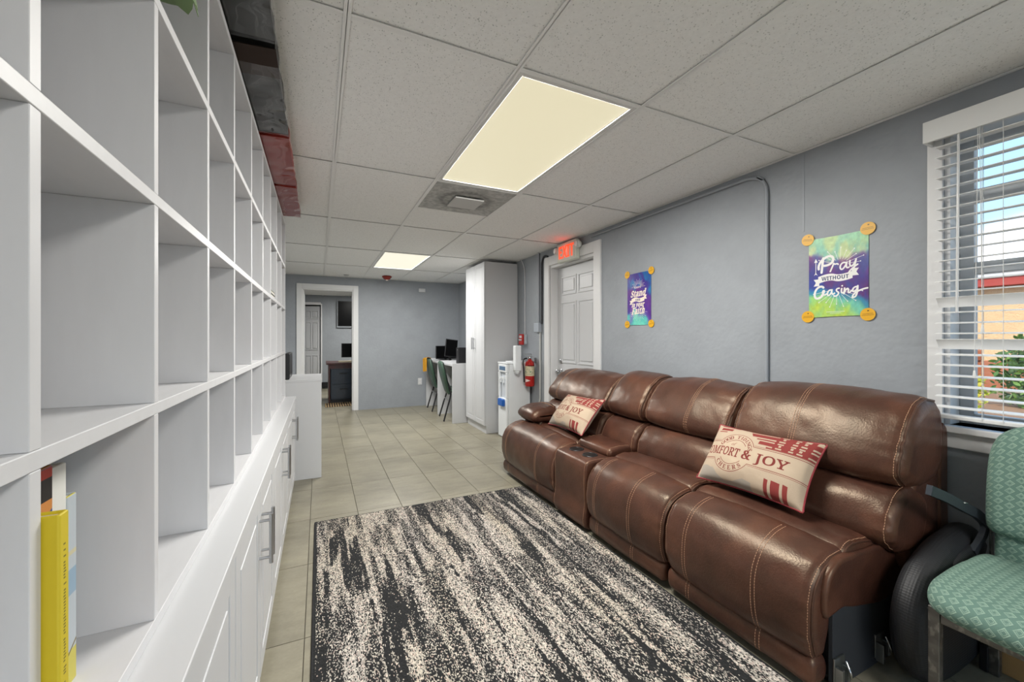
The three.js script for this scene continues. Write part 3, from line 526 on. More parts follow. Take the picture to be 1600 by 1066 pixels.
  for (const x of [1.665, 1.94]) {
    const br = part(t, 'bracket', [B(x - 0.032, x + 0.032, 0.035, 0.125, 0.805, 0.8115, 0.002), B(x - 0.032, x - 0.018, 0.03, 0.10, 0.781, 0.805, 0.002), B(x + 0.014, x + 0.03, 0.045, 0.095, 0.784, 0.805, 0.002)], std(0x9fa3a3, 0.35, { metalness: 1 }), 'galvanised coupling bracket');
    part(br, 'spring_hook', tube([V(x + 0.02, 0.11, 0.796), V(x + 0.012, 0.08, 0.778), V(x + 0.03, 0.05, 0.786)], 0.004, 16), M.chrome);
  }
  // console with lid and two cup holders
  const ca = 2.15, cb = 2.532;
  const con = part(t, 'console_body', puff([[1.545, 0.03], [1.54, 0.2], [1.54, 0.415], [1.553, 0.447], [1.60, 0.457], [1.80, 0.458], [2.08, 0.455], [2.09, 0.2], [2.08, 0.03]], ca + 0.002, cb - 0.002, { r: 0.018, bulge: 0.003, wrinkle: 0.002, pucker: 0.001, N: 96, slices: 14, seed: 33 }).g, L);
  {
    const pf = puff([[1.545, 0.03], [1.54, 0.2], [1.54, 0.415], [1.553, 0.447], [1.60, 0.457], [1.80, 0.458], [2.08, 0.455], [2.09, 0.2], [2.08, 0.03]], ca + 0.002, cb - 0.002, { r: 0.018, bulge: 0.003, wrinkle: 0.002, pucker: 0.001, N: 96, slices: 14, seed: 33 });
    part(con, 'stitching', [stitches(pf, [1.545, 0.04], [2.05, 0.456], 0.012, 0.007, 0.0035, -1), stitches(pf, [1.545, 0.04], [2.05, 0.456], cb - ca - 0.016, 0.007, 0.0035, -1)].flat(), M.thread);
  }
  const lid = puff([[1.745, 0.458], [1.735, 0.485], [1.75, 0.508], [1.80, 0.516], [1.95, 0.518], [2.10, 0.512], [2.115, 0.485], [2.10, 0.458]], ca + 0.012, cb - 0.012, { r: 0.022, bulge: 0.006, wrinkle: 0.003, pucker: 0.003, N: 60, slices: 14, seed: 44 });
  const lm = part(t, 'console_lid', lid.g, L);
  part(lm, 'stitching', [stitches(lid, [1.75, 0.463], [2.10, 0.512], 0.02, 0.007, 0.0035, -1), stitches(lid, [1.75, 0.463], [2.10, 0.512], cb - ca - 0.044, 0.007, 0.0035, -1)].flat(), M.thread);
  for (const d of [2.262, 2.42]) {
    const ch = part(t, 'cup_holder', at(lathe([[0.052, 0], [0.052, 0.004], [0.045, 0.006], [0.041, 0.003], [0.038, -0.05], [0, -0.05]].map(([r, y]) => [r, y]), 28), 1.655, 0.4605, d), std(0x1a1a1c, 0.3), 'black plastic cup holder');
    part(ch, 'insert', at(lathe([[0, 0.0045], [0.040, 0.0045], [0.040, 0.0], [0, 0.0]], 24), 1.655, 0.4605, d), std(0x070708, 0.5));
  }
  // narrow back over the console
  const cu = cushion('back_cushion', upperAt(-0.022), ca - 0.02, cb - 0.022, { r: 0.045, bulge: 0.014, wrinkle: 0.007, pucker: 0.008 });
  sew(cu, [0.03, cb - ca - 0.03].map((d) => stitches(cu, [2.05, 0.69], [2.27, 1.0], d, 0.007, 0.0035, -1)));
  part(cu.mesh, 'welt', [welt(cu, [2.05, 0.69], [2.29, 0.98], 0.017, 0.005, -1, 0.001), welt(cu, [2.05, 0.69], [2.29, 0.98], cb - ca - 0.019, 0.005, -1, 0.001)], L);
  const cl = cushion('lumbar_cushion', lumbar, ca - 0.016, cb - 0.026, { r: 0.04, bulge: 0.014, wrinkle: 0.006, pucker: 0.009 });
  sew(cl, [0.026, cb - ca - 0.036].map((d) => stitches(cl, [1.985, 0.44], [2.06, 0.688], d, 0.007, 0.0035, -1)));
  part(t, 'outer_back', B(2.325, 2.39, 0.12, 0.89, ca - 0.014, cb - 0.03, 0.01, 2), L);
  // far arm: padded top over an upholstered side
  part(t, 'arm_body', puff([[1.765, 0.03], [1.76, 0.3], [1.79, 0.5], [2.05, 0.53], [2.30, 0.53], [2.33, 0.3], [2.32, 0.03]], 3.19, 3.47, { r: 0.03, bulge: 0.008, wrinkle: 0.004, N: 60, slices: 12, seed: 61 }).g, L);
  const arm = cushion('arm_pad', [[1.735, 0.515], [1.71, 0.545], [1.735, 0.585], [1.82, 0.61], [2.0, 0.615], [2.18, 0.61], [2.24, 0.585], [2.22, 0.52], [2.0, 0.50], [1.82, 0.495]], 3.16, 3.50, { r: 0.042, bulge: 0.02, wrinkle: 0.007, pucker: 0.008 });
  sew(arm, [[-0.008, 0.008].map((s) => { const q = arm.nearest(1.93, 0.612), out = []; for (let k = 0; k < 26; k++) { const [p] = arm.surf(q + s * 20, 0.03 + k * 0.0105, 0.0008); out.push(at(clean(new THREE.BoxGeometry(0.0022, 0.0015, 0.007)), p.x, p.y, -p.z)); } return out; }).flat()]);
  for (const [x, d] of [[1.70, 0.86], [2.28, 0.86], [1.70, 3.42], [2.28, 3.42]]) part(t, 'foot', at(lathe([[0, 0], [0.025, 0], [0.03, 0.03], [0, 0.03]], 14), x, 0.001, d), M.black);
}

// ---------------------------------------------------------------- printed pillows
{
  const W = 1024, Hh = 620;
  const print = canvasTex(W, Hh, (g) => {
    g.fillStyle = '#b6a28c'; g.fillRect(0, 0, W, Hh);
    const r = rng(12); for (let i = 0; i < 9000; i++) { g.fillStyle = r() > 0.5 ? 'rgba(255,240,220,0.10)' : 'rgba(120,90,70,0.08)'; g.fillRect(r() * W, r() * Hh, 5, 1.5); }
    const red = '#84302b', dk = '#752822';
    // torn-edge paper shapes below
    g.fillStyle = '#a0968a'; g.beginPath(); g.moveTo(40, 620); g.lineTo(40, 500); g.bezierCurveTo(120, 470, 150, 520, 190, 505); g.lineTo(250, 560); g.lineTo(330, 600); g.lineTo(420, 590); g.lineTo(520, 545); g.lineTo(600, 560); g.lineTo(600, 620); g.fill();
    g.fillStyle = red; // plaid
    for (const [x, y, w, h] of [[60, 8, 250, 16], [80, 44, 150, 34], [70, 92, 110, 12], [330, 14, 560, 16], [420, 44, 600, 46], [520, 106, 500, 16], [560, 136, 460, 40], [640, 190, 380, 14]]) g.fillRect(x, y, w, h);
    for (const [x, w] of [[690, 26], [770, 60], [870, 26], [940, 40]]) g.fillRect(x, 10, w, 190);
    g.fillStyle = '#b6a28c'; for (const [x, y] of [[735, 52], [838, 52], [905, 52], [735, 142], [838, 142], [905, 142]]) g.fillRect(x, y, 22, 22);
    g.fillStyle = '#b6a28c'; g.beginPath(); g.moveTo(300, 0); g.lineTo(420, 30); g.lineTo(480, 110); g.lineTo(560, 170); g.lineTo(300, 170); g.lineTo(200, 110); g.fill();
    g.fillStyle = red; for (const [x, w] of [[716, 34], [776, 76], [876, 40]]) { g.beginPath(); g.moveTo(x, 480); g.lineTo(x + w, 486); g.lineTo(x + w, 620); g.lineTo(x, 620); g.fill(); }
    // banner and badge
    g.fillStyle = '#bba790'; g.fillRect(0, 205, W, 215); g.beginPath(); g.arc(355, 312, 205, 0, 7); g.fill();
    g.strokeStyle = dk; g.lineWidth = 5;
    for (const y of [222, 402]) { g.beginPath(); g.moveTo(0, y); g.lineTo(175, y); g.stroke(); g.beginPath(); g.moveTo(535, y); g.lineTo(W, y); g.stroke(); }
    g.lineWidth = 3; for (const y of [208, 416]) { g.beginPath(); g.moveTo(0, y); g.lineTo(168, y); g.stroke(); g.beginPath(); g.moveTo(542, y); g.lineTo(W, y); g.stroke(); }
    g.lineWidth = 5; for (const [R, gap] of [[204, 0.47], [132, 0.62]]) { for (const s of [0, Math.PI]) { g.beginPath(); g.arc(355, 312, R, s + gap, s + Math.PI - gap); g.stroke(); } }
    const arc = (txt, R, a0, a1, up, size) => { g.font = `bold ${size}px serif`; g.fillStyle = dk; g.textAlign = 'center'; g.textBaseline = 'middle'; [...txt].forEach((ch, i) => { const a = lerp(a0, a1, txt.length > 1 ? i / (txt.length - 1) : 0.5); g.save(); g.translate(355 + Math.cos(a) * R, 312 + Math.sin(a) * R); g.rotate(up ? a + Math.PI / 2 : a - Math.PI / 2); g.fillText(ch, 0, 0); g.restore(); }); };
    arc('GOOD TIDINGS', 168, -Math.PI * 0.86, -Math.PI * 0.10, true, 54);
    arc('CHEERS', 168, Math.PI * 0.76, Math.PI * 0.26, false, 58);
    g.textAlign = 'center'; g.font = 'italic 44px serif'; g.fillText('of', 330, 232);
    g.font = '116px serif'; g.lineWidth = 4; g.strokeStyle = dk; const text = (s, x, w) => { g.save(); g.translate(x, 318); g.scale(w / g.measureText(s).width, 1); g.fillText(s, 0, 0); g.strokeText(s, 0, 0); g.restore(); };
    text('COMFORT', 215, 430); g.font = 'bold 116px serif'; text('&', 500, 92); g.font = '116px serif'; text('JOY', 735, 285);
  });
  const front = std(0xffffff, 0.85, { map: print, bumpMap: rep(dataTex(64, 64, (u, v, i, j) => grey(((i >> 1) + (j >> 1)) % 2 ? 0.7 : 0.4), false), 90, 60), bumpScale: 0.0004 });
  const plain = std(0xb6a896, 0.88), piping = std(0x8d2f35, 0.75);
  function pillow(label, w, h, tk, tl, tr, bl, br, seed) {           // corners in the room, pillow bulging to both sides
    const c = tl.clone().add(tr).add(bl).add(br).multiplyScalar(0.25), t = thing('throw_pillow', label, 'pillow', [c.x, c.y, -c.z], 'printed pillows on the sofa');
    const X = tr.clone().add(br).sub(tl).sub(bl).normalize(), Yq = tl.clone().add(tr).sub(bl).sub(br).normalize(), Z = new THREE.Vector3().crossVectors(X, Yq).normalize(), Y = new THREE.Vector3().crossVectors(Z, X);
    const nu = 48, nv = 32;
    const P = (u, v, s) => {                                        // u, v in -1..1
      const k = Math.pow(Math.max(0, (1 - Math.pow(Math.abs(u), 2.6)) * (1 - Math.pow(Math.abs(v), 2.6))), 0.5);
      const px = u * w / 2 * (1 - 0.06 * (1 - v * v) * Math.abs(u)), py = v * h / 2 * (1 - 0.085 * (1 - u * u) * Math.abs(v));
      const z = s * (tk / 2 * k + 0.007 * k * (fbm(u * 2.5 + seed, v * 2.5 + s, 3, seed) - 0.5) * 2);
      return X.clone().multiplyScalar(px).addScaledVector(Y, py).addScaledVector(Z, z).add(c);
    };
    const face = (s) => { const pos = [], uv = [], id = []; for (let j = 0; j <= nv; j++) for (let i = 0; i <= nu; i++) { const u = i / nu * 2 - 1, v = j / nv * 2 - 1; P(u, v, s).toArray(pos, pos.length); uv.push(i / nu, j / nv); } for (let j = 0; j < nv; j++) for (let i = 0; i < nu; i++) { const a = j * (nu + 1) + i, b = a + nu + 1; s > 0 ? id.push(a, a + 1, b, a + 1, b + 1, b) : id.push(a, b, a + 1, a + 1, b, b + 1); } const g = new THREE.BufferGeometry(); g.setAttribute('position', new THREE.Float32BufferAttribute(pos, 3)); g.setAttribute('uv', new THREE.Float32BufferAttribute(uv, 2)); g.setIndex(id); g.computeVertexNormals(); return g; };
    part(t, 'printed_cover', face(1), front, 'cream cover reading comfort and joy in red'); part(t, 'back_cover', face(-1), plain);
    const rim = []; for (let k = 0; k < 80; k++) { const q = k / 80 * 4, e = Math.floor(q), f = (q - e) * 2 - 1; const [u, v] = [[f, -1], [1, f], [-f, 1], [-1, -f]][e]; rim.push(P(u, v, 0)); }
    part(t, 'piping', tube(rim, 0.004, 240, 7, true), piping, 'dark red piping');
  }
  pillow('printed cream and red pillow on the middle of the sofa, nearest one', 0.52, 0.32, 0.15, V(1.985, 0.762, 1.515), V(1.985, 0.795, 1.005), V(1.80, 0.535, 1.525), V(1.80, 0.53, 1.01), 3);
  pillow('printed cream and red pillow by the far arm of sofa', 0.58, 0.32, 0.14, V(1.985, 0.750, 3.02), V(1.925, 0.768, 2.46), V(1.80, 0.515, 3.05), V(1.745, 0.555, 2.48), 8);
}
// ---------------------------------------------------------------- rug
{
  const x0 = -0.027, x1 = 1.545, d0 = 0.60, d1 = 3.05, W = 1024, Hh = 1640;
  const col = dataTex(W, Hh, (u, v, i, j) => {
    const x = u * 1.572, d = v * 2.45;
    const big = fbm(x * 17, d * 1.7, 2, 101) * 0.62 + fbm(x * 44, d * 3.0, 2, 102) * 0.38, wob = fbm(x * 60, d * 26, 2, 103) - 0.5, line = vnoise(x * 120, d * 4, 104);
    const dark = smooth(0.57, 0.63, big + 0.10 * wob + 0.02 * (line - 0.5));
    const cx = Math.floor(x / 0.0036), cd = Math.floor((d + hash(cx, 3, 9) * 0.01) / 0.0068), h = hash(cx, cd, 105), h2 = hash(cx, cd, 106), h3 = hash(cx, cd, 107);
    const warm = fbm(x * 9 + 40, d * 1.5, 2, 108), mid = fbm(x * 30, d * 3, 2, 109);
    const pDark = lerp(0.22 + 0.5 * smooth(0.38, 0.64, mid), 0.95, dark);
    const edge = (i < 9 || i > W - 9 || j < 7 || j > Hh - 7) ? 1 : 0;
    if (h < pDark || edge) { const k = 0.07 + 0.07 * h2; return [k * 0.98, k, k * 1.05]; }
    let k = 0.53 + 0.34 * h2; const pk = h3 > 0.86 ? 0.05 : 0;
    return [k * 1.0 + pk, k * lerp(0.965, 0.95, warm), k * lerp(0.925, 0.86, warm)];
  }, true, false);
  const bmp = rep(dataTex(256, 256, (u, v) => grey(0.5 * fbm(u * 60, v * 34, 2, 111, 60, 34) + 0.5 * hash(Math.floor(u * 60), Math.floor(v * 34), 5)), false), 6, 10);
  const t = thing('area_rug', 'black and beige streaked area rug in front of the sofa', 'rug', [(x0 + x1) / 2, 0, (d0 + d1) / 2]);
  const g = B(x0, x1, 0.0012, 0.0115, d0, d1, 0.005, 3); const uv = g.attributes.uv, p = g.attributes.position; for (let i = 0; i < uv.count; i++) uv.setXY(i, (p.getX(i) - x0) / (x1 - x0), (-p.getZ(i) - d0) / (d1 - d0));
  part(t, 'pile', g, std(0xffffff, 0.95, { map: col, bumpMap: bmp, bumpScale: 0.003 }));
  part(t, 'binding', tube([V(x0 + 0.004, 0.0065, d0 + 0.01), V(x0 + 0.004, 0.0065, d1 - 0.01)], 0.0055, 40), M.blackMatte, 'dark bound edge');
}
// ---------------------------------------------------------------- green upholstered chair by the window
{
  const diamond = (u, v) => { // stacked open diamonds
    const k = 4, a = u * k, b = v * k, iu = Math.floor(a), s = (((b + iu * 0.5) % 1) + 1) % 1, fu = a - iu;
    const d = Math.abs(fu - 0.5) + Math.abs(s - 0.5) * 1.1, l1 = Math.abs(d - 0.42) < 0.07 ? 1 : 0, l2 = Math.abs(d - 0.24) < 0.045 ? 1 : 0;
    return Math.max(l1, l2 * 0.9) * ((fu + s) < 1 ? 1 : 0.75);
  };
  const cloth = rep(dataTex(256, 256, (u, v) => { const l = diamond(u, v), n = 0.06 * (hash(Math.floor(u * 256), Math.floor(v * 256), 4) - 0.5), k = 1 + n; return [lerp(0.39, 0.60, l) * k, lerp(0.51, 0.70, l) * k, lerp(0.465, 0.63, l) * k]; }), 9.5);
  const clothB = rep(dataTex(256, 256, (u, v) => grey(0.25 + 0.5 * diamond(u, v) + 0.2 * hash(Math.floor(u * 128), Math.floor(v * 128), 6)), false), 9.5);
  const fabric = std(0xffffff, 0.85, { map: cloth, bumpMap: clothB, bumpScale: 0.0016 });
  const worn = std(0xffffff, 0.42, { metalness: 0.85, map: rep(dataTex(128, 256, (u, v) => { const n = fbm(u * 8, v * 14, 4, 121, 8, 14), s = smooth(0.55, 0.7, fbm(u * 20, v * 9, 3, 122, 20, 9)); const k = 0.42 + 0.14 * (n - 0.5) + 0.12 * s; return [k, k * 0.98, k * 0.94]; }), 4) });
  const t = thing('armless_chair', 'green diamond patterned chair with worn steel frame by the window', 'chair', [2.0, 0, 0.35]);
  part(t, 'seat', roundPlan(puff([[1.725, 0.405], [1.715, 0.435], [1.745, 0.462], [1.85, 0.475], [2.05, 0.474], [2.22, 0.455], [2.235, 0.415], [2.15, 0.392], [1.80, 0.388]], 0.07, 0.625, { r: 0.034, bulge: 0.012, wrinkle: 0.002, pucker: 0.001, N: 72, slices: 40, seed: 201 }).g, 'x', 2.235, 0.07, 0.625, 0.10), fabric);
  part(t, 'backrest', roundPlan(puff([[2.185, 0.565], [2.178, 0.70], [2.20, 0.88], [2.235, 0.935], [2.275, 0.93], [2.285, 0.86], [2.262, 0.70], [2.25, 0.57], [2.22, 0.548]], 0.075, 0.605, { r: 0.034, bulge: 0.010, wrinkle: 0.002, pucker: 0.001, N: 72, slices: 40, seed: 203 }).g, 'y', 0.56, 0.075, 0.605, 0.11), fabric);
  part(t, 'lower_back', puff([[2.205, 0.43], [2.198, 0.50], [2.205, 0.555], [2.235, 0.56], [2.25, 0.50], [2.245, 0.43]], 0.085, 0.585, { r: 0.018, bulge: 0.004, wrinkle: 0.001, pucker: 0, N: 48, slices: 16, seed: 205 }).g, fabric);
  const q = 0.014;
  for (const [x, d] of [[1.79, 0.60], [1.79, 0.10]]) part(t, 'leg', B(x - q, x + q, 0.001, 0.392, d - q, d + q, 0.003), worn);
  for (const d of [0.60, 0.10]) part(t, 'leg', [B(2.26, 2.288, 0.001, 0.42, d - q, d + q, 0.003), B(2.262, 2.286, 0.42, 0.60, d - q + 0.02, d + q - 0.002 + 0.0, 0.003)], worn);
  part(t, 'front_rail', B(1.779, 1.801, 0.348, 0.378, 0.114, 0.586, 0.003), worn);
  part(t, 'rear_rail', B(2.263, 2.285, 0.348, 0.378, 0.114, 0.586, 0.003), worn);
  for (const d of [0.60, 0.10]) part(t, 'side_rail', B(1.804, 2.26, 0.35, 0.376, d - 0.010, d + 0.010, 0.003), worn);
}
{ // black chair squeezed between sofa and green chair, only its padded side and arm show
  const vinyl = std(0x202124, 0.55, { bumpMap: rep(dataTex(64, 64, (u, v) => { const a = Math.sin((u + v) * Math.PI * 8), b = Math.sin((u - v) * Math.PI * 8); return grey(0.5 + 0.5 * a * b); }, false), 14), bumpScale: 0.0007 });
  const t = thing('folded_chair', 'black vinyl padded chair wedged between the sofa and the green chair', 'chair', [2.1, 0, 0.70]);
  part(t, 'padded_shell', puff([[1.96, 0.035], [1.87, 0.10], [1.835, 0.22], [1.86, 0.335], [1.94, 0.42], [2.07, 0.475], [2.22, 0.50], [2.33, 0.50], [2.37, 0.45], [2.375, 0.20], [2.33, 0.04], [2.14, 0.012]], 0.642, 0.748, { r: 0.042, bulge: 0.012, wrinkle: 0.005, pucker: 0.002, N: 80, slices: 12, seed: 301 }).g, vinyl);
  part(t, 'seat_flap', puff([[2.06, 0.40], [2.05, 0.43], [2.13, 0.462], [2.27, 0.475], [2.33, 0.46], [2.31, 0.42], [2.18, 0.405]], 0.632, 0.66, { r: 0.012, bulge: 0.004, wrinkle: 0.003, pucker: 0, N: 40, slices: 6, seed: 305 }).g, vinyl);
  const bar = []; for (const [x, y, d] of [[1.905, 0.728, 0.655], [2.02, 0.684, 0.648], [2.13, 0.634, 0.638], [2.215, 0.595, 0.628], [2.262, 0.552, 0.622], [2.255, 0.512, 0.626], [2.20, 0.455, 0.636]]) bar.push(V(x, y, d));
  const c = new THREE.CatmullRomCurve3(bar, false, 'centripetal'), sh = new THREE.Shape(); sh.moveTo(-0.008, -0.017); sh.lineTo(0.008, -0.017); sh.lineTo(0.008, 0.017); sh.lineTo(-0.008, 0.017);
  part(t, 'arm_bar', clean(new THREE.ExtrudeGeometry(sh, { steps: 48, extrudePath: c, bevelEnabled: false })), std(0x3c4148, 0.35, { metalness: 0.4 }), 'flat black metal arm');
  part(t, 'arm_bolt', at(lathe([[0, 0.004], [0.012, 0.003], [0.014, 0], [0, 0]], 14), 2.12, 0.655, 0.638), M.chrome);
  part(t, 'foot_glide', B(2.255, 2.295, 0.001, 0.10, 0.612, 0.636, 0.004), M.black);
}
{ // flat carton under the green chair
  const t = thing('cardboard_box', 'low tan cardboard box under the green chair', 'box', [2.33, 0, 0.33]);
  const cb = std(0xa98556, 0.85);
  part(t, 'carton', B(2.305, 2.405, 0.001, 0.115, 0.06, 0.595, 0.003), cb); part(t, 'flap', B(2.302, 2.405, 0.1155, 0.119, 0.06, 0.595, 0.001), std(0xb38f5f, 0.85));
}

// ---------------------------------------------------------------- posters and their round stickers
function brush(g, strokes, w) { g.lineCap = g.lineJoin = 'round'; for (const s of strokes) { g.lineWidth = (s.w ?? 1) * w; g.beginPath(); g.moveTo(s[0], s[1]); for (let i = 2; i < s.length; i += 6) g.bezierCurveTo(s[i], s[i + 1], s[i + 2], s[i + 3], s[i + 4], s[i + 5]); g.stroke(); } }
function watercolour(g, w, h, stops, seed) {                         // washes of dye running into each other
  const im = g.createImageData(w, h);
  for (let j = 0; j < h; j++) for (let i = 0; i < w; i++) {
    const u = i / w, v = j / h, n = fbm(u * 3, v * 3, 4, seed), m = fbm(u * 5 + 9, v * 4, 4, seed + 3), f = fbm(u * 26, v * 26, 3, seed + 5);
    let t = clamp(v - 0.18 * (u - 0.5) + (n - 0.5) * 0.42); let k = 0; while (k + 2 < stops.length && stops[k + 1][0] < t) k++;
    const [a, ca, da] = stops[k], [b, cb, db] = stops[k + 1], q = smooth(a, b, t), e = 1 + 0.16 * (f - 0.5);
    for (let c = 0; c < 3; c++) { const A = lerp(ca[c], da[c], smooth(0.35, 0.65, m)), Bq = lerp(cb[c], db[c], smooth(0.35, 0.65, m)); im.data[(j * w + i) * 4 + c] = clamp(lerp(A, Bq, q) * e, 0, 255); }
    im.data[(j * w + i) * 4 + 3] = 255;
  }
  g.putImageData(im, 0, 0);
}
function rays(g, cx, cy, r0, r1, a0, a1, n, col, dots = true) { g.strokeStyle = g.fillStyle = col; g.lineCap = 'round'; for (let k = 0; k < n; k++) { const a = lerp(a0, a1, k / (n - 1)), q = k % 2 ? 0.82 : 1; g.lineWidth = 4; g.beginPath(); g.moveTo(cx + Math.cos(a) * r0, cy + Math.sin(a) * r0 * 0.8); g.lineTo(cx + Math.cos(a) * r1 * q, cy + Math.sin(a) * r1 * q * 0.8); g.stroke(); if (dots) { g.beginPath(); g.arc(cx + Math.cos(a) * r1 * q, cy + Math.sin(a) * r1 * q * 0.8, 6, 0, 7); g.fill(); } } }
function ribbon(g, x0, x1, y, h, col, txt, ink, size) { g.fillStyle = col; g.beginPath(); g.moveTo(x0, y + 14); g.quadraticCurveTo((x0 * 2 + x1) / 3, y - 26, (x0 + x1) / 2, y); g.quadraticCurveTo((x0 + x1 * 2) / 3, y + 22, x1, y - 12); g.lineTo(x1, y + h - 12); g.quadraticCurveTo((x0 + x1 * 2) / 3, y + h + 22, (x0 + x1) / 2, y + h); g.quadraticCurveTo((x0 * 2 + x1) / 3, y + h - 26, x0, y + h + 14); g.fill(); for (const [a, b, s] of [[x0 - 50, x0 + 12, 1], [x1 + 60, x1 - 8, -1]]) { g.beginPath(); const yy = s > 0 ? y + 40 : y - 38; g.moveTo(b, yy); g.lineTo(a, yy); g.lineTo(a + s * 24, yy + h / 2); g.lineTo(a, yy + h); g.lineTo(b, yy + h); g.fill(); } g.fillStyle = ink; g.font = `bold ${size}px sans-serif`; g.textAlign = 'center'; g.textBaseline = 'middle'; g.fillText(txt, (x0 + x1) / 2, y + h / 2 + 2); }
const PA = canvasTex(600, 900, (g, w, h) => {
  watercolour(g, w, h, [[0, [150, 205, 165], [175, 205, 140]], [0.24, [130, 190, 170], [190, 205, 150]], [0.34, [70, 80, 150], [110, 50, 120]], [0.5, [50, 45, 130], [75, 30, 125]], [0.66, [45, 60, 150], [90, 40, 110]], [0.74, [45, 140, 180], [60, 130, 160]], [0.84, [150, 205, 120], [110, 190, 170]], [1, [185, 205, 70], [160, 200, 110]]], 7);
  const c = '#e9e7e4'; rays(g, 330, 330, 80, 240, -Math.PI * 0.86, -Math.PI * 0.02, 10, c); rays(g, 300, 600, 90, 250, Math.PI * 0.06, Math.PI * 0.95, 11, c);
  g.strokeStyle = g.fillStyle = c;
  brush(g, [[78, 250, 78, 300, 78, 350, 76, 400]], 7); g.beginPath(); g.moveTo(60, 270); g.lineTo(78, 225); g.lineTo(98, 270); g.fill(); g.beginPath(); g.moveTo(56, 420); g.lineTo(77, 385); g.lineTo(98, 420); g.lineTo(77, 405); g.fill();
  // Pray
  brush(g, [{ 0: 158, 1: 232, 2: 150, 3: 290, 4: 148, 5: 330, 6: 140, 7: 392, length: 8 }, { 0: 110, 1: 350, 2: 90, 3: 250, 4: 250, 5: 170, 6: 262, 7: 250, 8: 266, 9: 310, 10: 200, 11: 320, 12: 170, 13: 318, length: 14 }], 26);
  brush(g, [{ 0: 232, 1: 392, 2: 250, 3: 350, 4: 262, 5: 320, 6: 268, 7: 305, 8: 280, 9: 330, 10: 300, 11: 300, 12: 312, 13: 322, length: 14 }, { 0: 392, 1: 318, 2: 350, 3: 290, 4: 318, 5: 350, 6: 338, 7: 378, 8: 356, 9: 400, 10: 384, 11: 350, 12: 398, 13: 312, 14: 388, 15: 360, 16: 392, 17: 384, 18: 418, 19: 368, length: 20 }, { 0: 428, 1: 300, 2: 420, 3: 345, 4: 430, 5: 372, 6: 452, 7: 356, 8: 470, 9: 340, 10: 480, 11: 310, 12: 486, 13: 292, 14: 470, 15: 370, 16: 462, 17: 430, 18: 428, 19: 448, 20: 396, 21: 446, 22: 420, 23: 400, 24: 500, 25: 350, length: 26 }], 17);
  ribbon(g, 104, 452, 425, 78, c, 'WITHOUT', '#2b3560', 60);
  g.strokeStyle = c; // Ceasing
  brush(g, [{ 0: 160, 1: 566, 2: 140, 3: 530, 4: 60, 5: 560, 6: 66, 7: 650, 8: 72, 9: 700, 10: 120, 11: 690, 12: 150, 13: 655, length: 14 }], 24);
  brush(g, [{ 0: 140, 1: 650, 2: 172, 3: 640, 4: 178, 5: 590, 6: 160, 7: 600, 8: 136, 9: 625, 10: 160, 11: 670, 12: 192, 13: 640, length: 14 }, { 0: 246, 1: 602, 2: 206, 3: 590, 4: 190, 5: 650, 6: 212, 7: 660, 8: 232, 9: 660, 10: 246, 11: 630, 12: 250, 13: 600, 14: 244, 15: 640, 16: 252, 17: 664, 18: 276, 19: 640, length: 20 }, { 0: 322, 1: 590, 2: 286, 3: 590, 4: 290, 5: 620, 6: 312, 7: 630, 8: 330, 9: 650, 10: 290, 11: 690, 12: 270, 13: 668, length: 14 }, { 0: 348, 1: 596, 2: 342, 3: 630, 4: 344, 5: 656, 6: 366, 7: 640, length: 8 }, { 0: 376, 1: 594, 2: 374, 3: 620, 4: 372, 5: 640, 6: 370, 7: 655, 8: 384, 9: 600, 10: 420, 11: 580, 12: 412, 13: 630, 14: 410, 15: 655, 16: 428, 17: 650, 18: 440, 19: 630, length: 20 }, { 0: 500, 1: 590, 2: 456, 3: 580, 4: 440, 5: 640, 6: 464, 7: 640, 8: 486, 9: 640, 10: 500, 11: 600, 12: 502, 13: 580, 14: 500, 15: 660, 16: 490, 17: 710, 18: 452, 19: 700, 20: 450, 21: 660, 22: 520, 23: 620, 24: 590, 25: 612, length: 26 }], 17);
  g.fillStyle = c; g.beginPath(); g.arc(352, 566, 9, 0, 7); g.fill(); g.fillRect(190, 845, 190, 4); g.fillRect(230, 862, 110, 3);
});
const PB = canvasTex(600, 900, (g, w, h) => {
  watercolour(g, w, h, [[0, [60, 40, 130], [35, 95, 160]], [0.25, [70, 50, 140], [40, 120, 170]], [0.4, [90, 50, 140], [110, 45, 130]], [0.6, [85, 40, 135], [70, 50, 150]], [0.74, [75, 60, 150], [130, 70, 160]], [0.86, [90, 190, 180], [130, 110, 180]], [1, [110, 205, 185], [80, 160, 180]]], 23);
  const c = '#f0e3d2'; rays(g, 290, 240, 60, 170, -Math.PI, 0, 15, c, false); rays(g, 290, 660, 90, 220, 0.12, Math.PI - 0.12, 15, c, false);
  g.fillStyle = c; g.textAlign = 'center'; g.textBaseline = 'middle'; g.font = 'bold 44px sans-serif'; g.fillText('ALWAYS', 272, 248, 170);
  const script = (s, x, y, size, w) => { g.save(); g.translate(x, y); g.transform(1, -0.04, -0.12, 1, 0, 0); g.font = `italic bold ${size}px serif`; g.lineWidth = 6; g.lineJoin = 'round'; g.strokeStyle = c; g.scale(w / g.measureText(s).width, 1); g.fillText(s, 0, 0); g.strokeText(s, 0, 0); g.restore(); };
  script('Stand', 280, 352, 150, 380); ribbon(g, 110, 440, 428, 70, c, 'FIRM', '#3a2f6e', 52); g.fillStyle = c; script('in your', 275, 545, 96, 320); script('Faith', 280, 652, 160, 330);
});
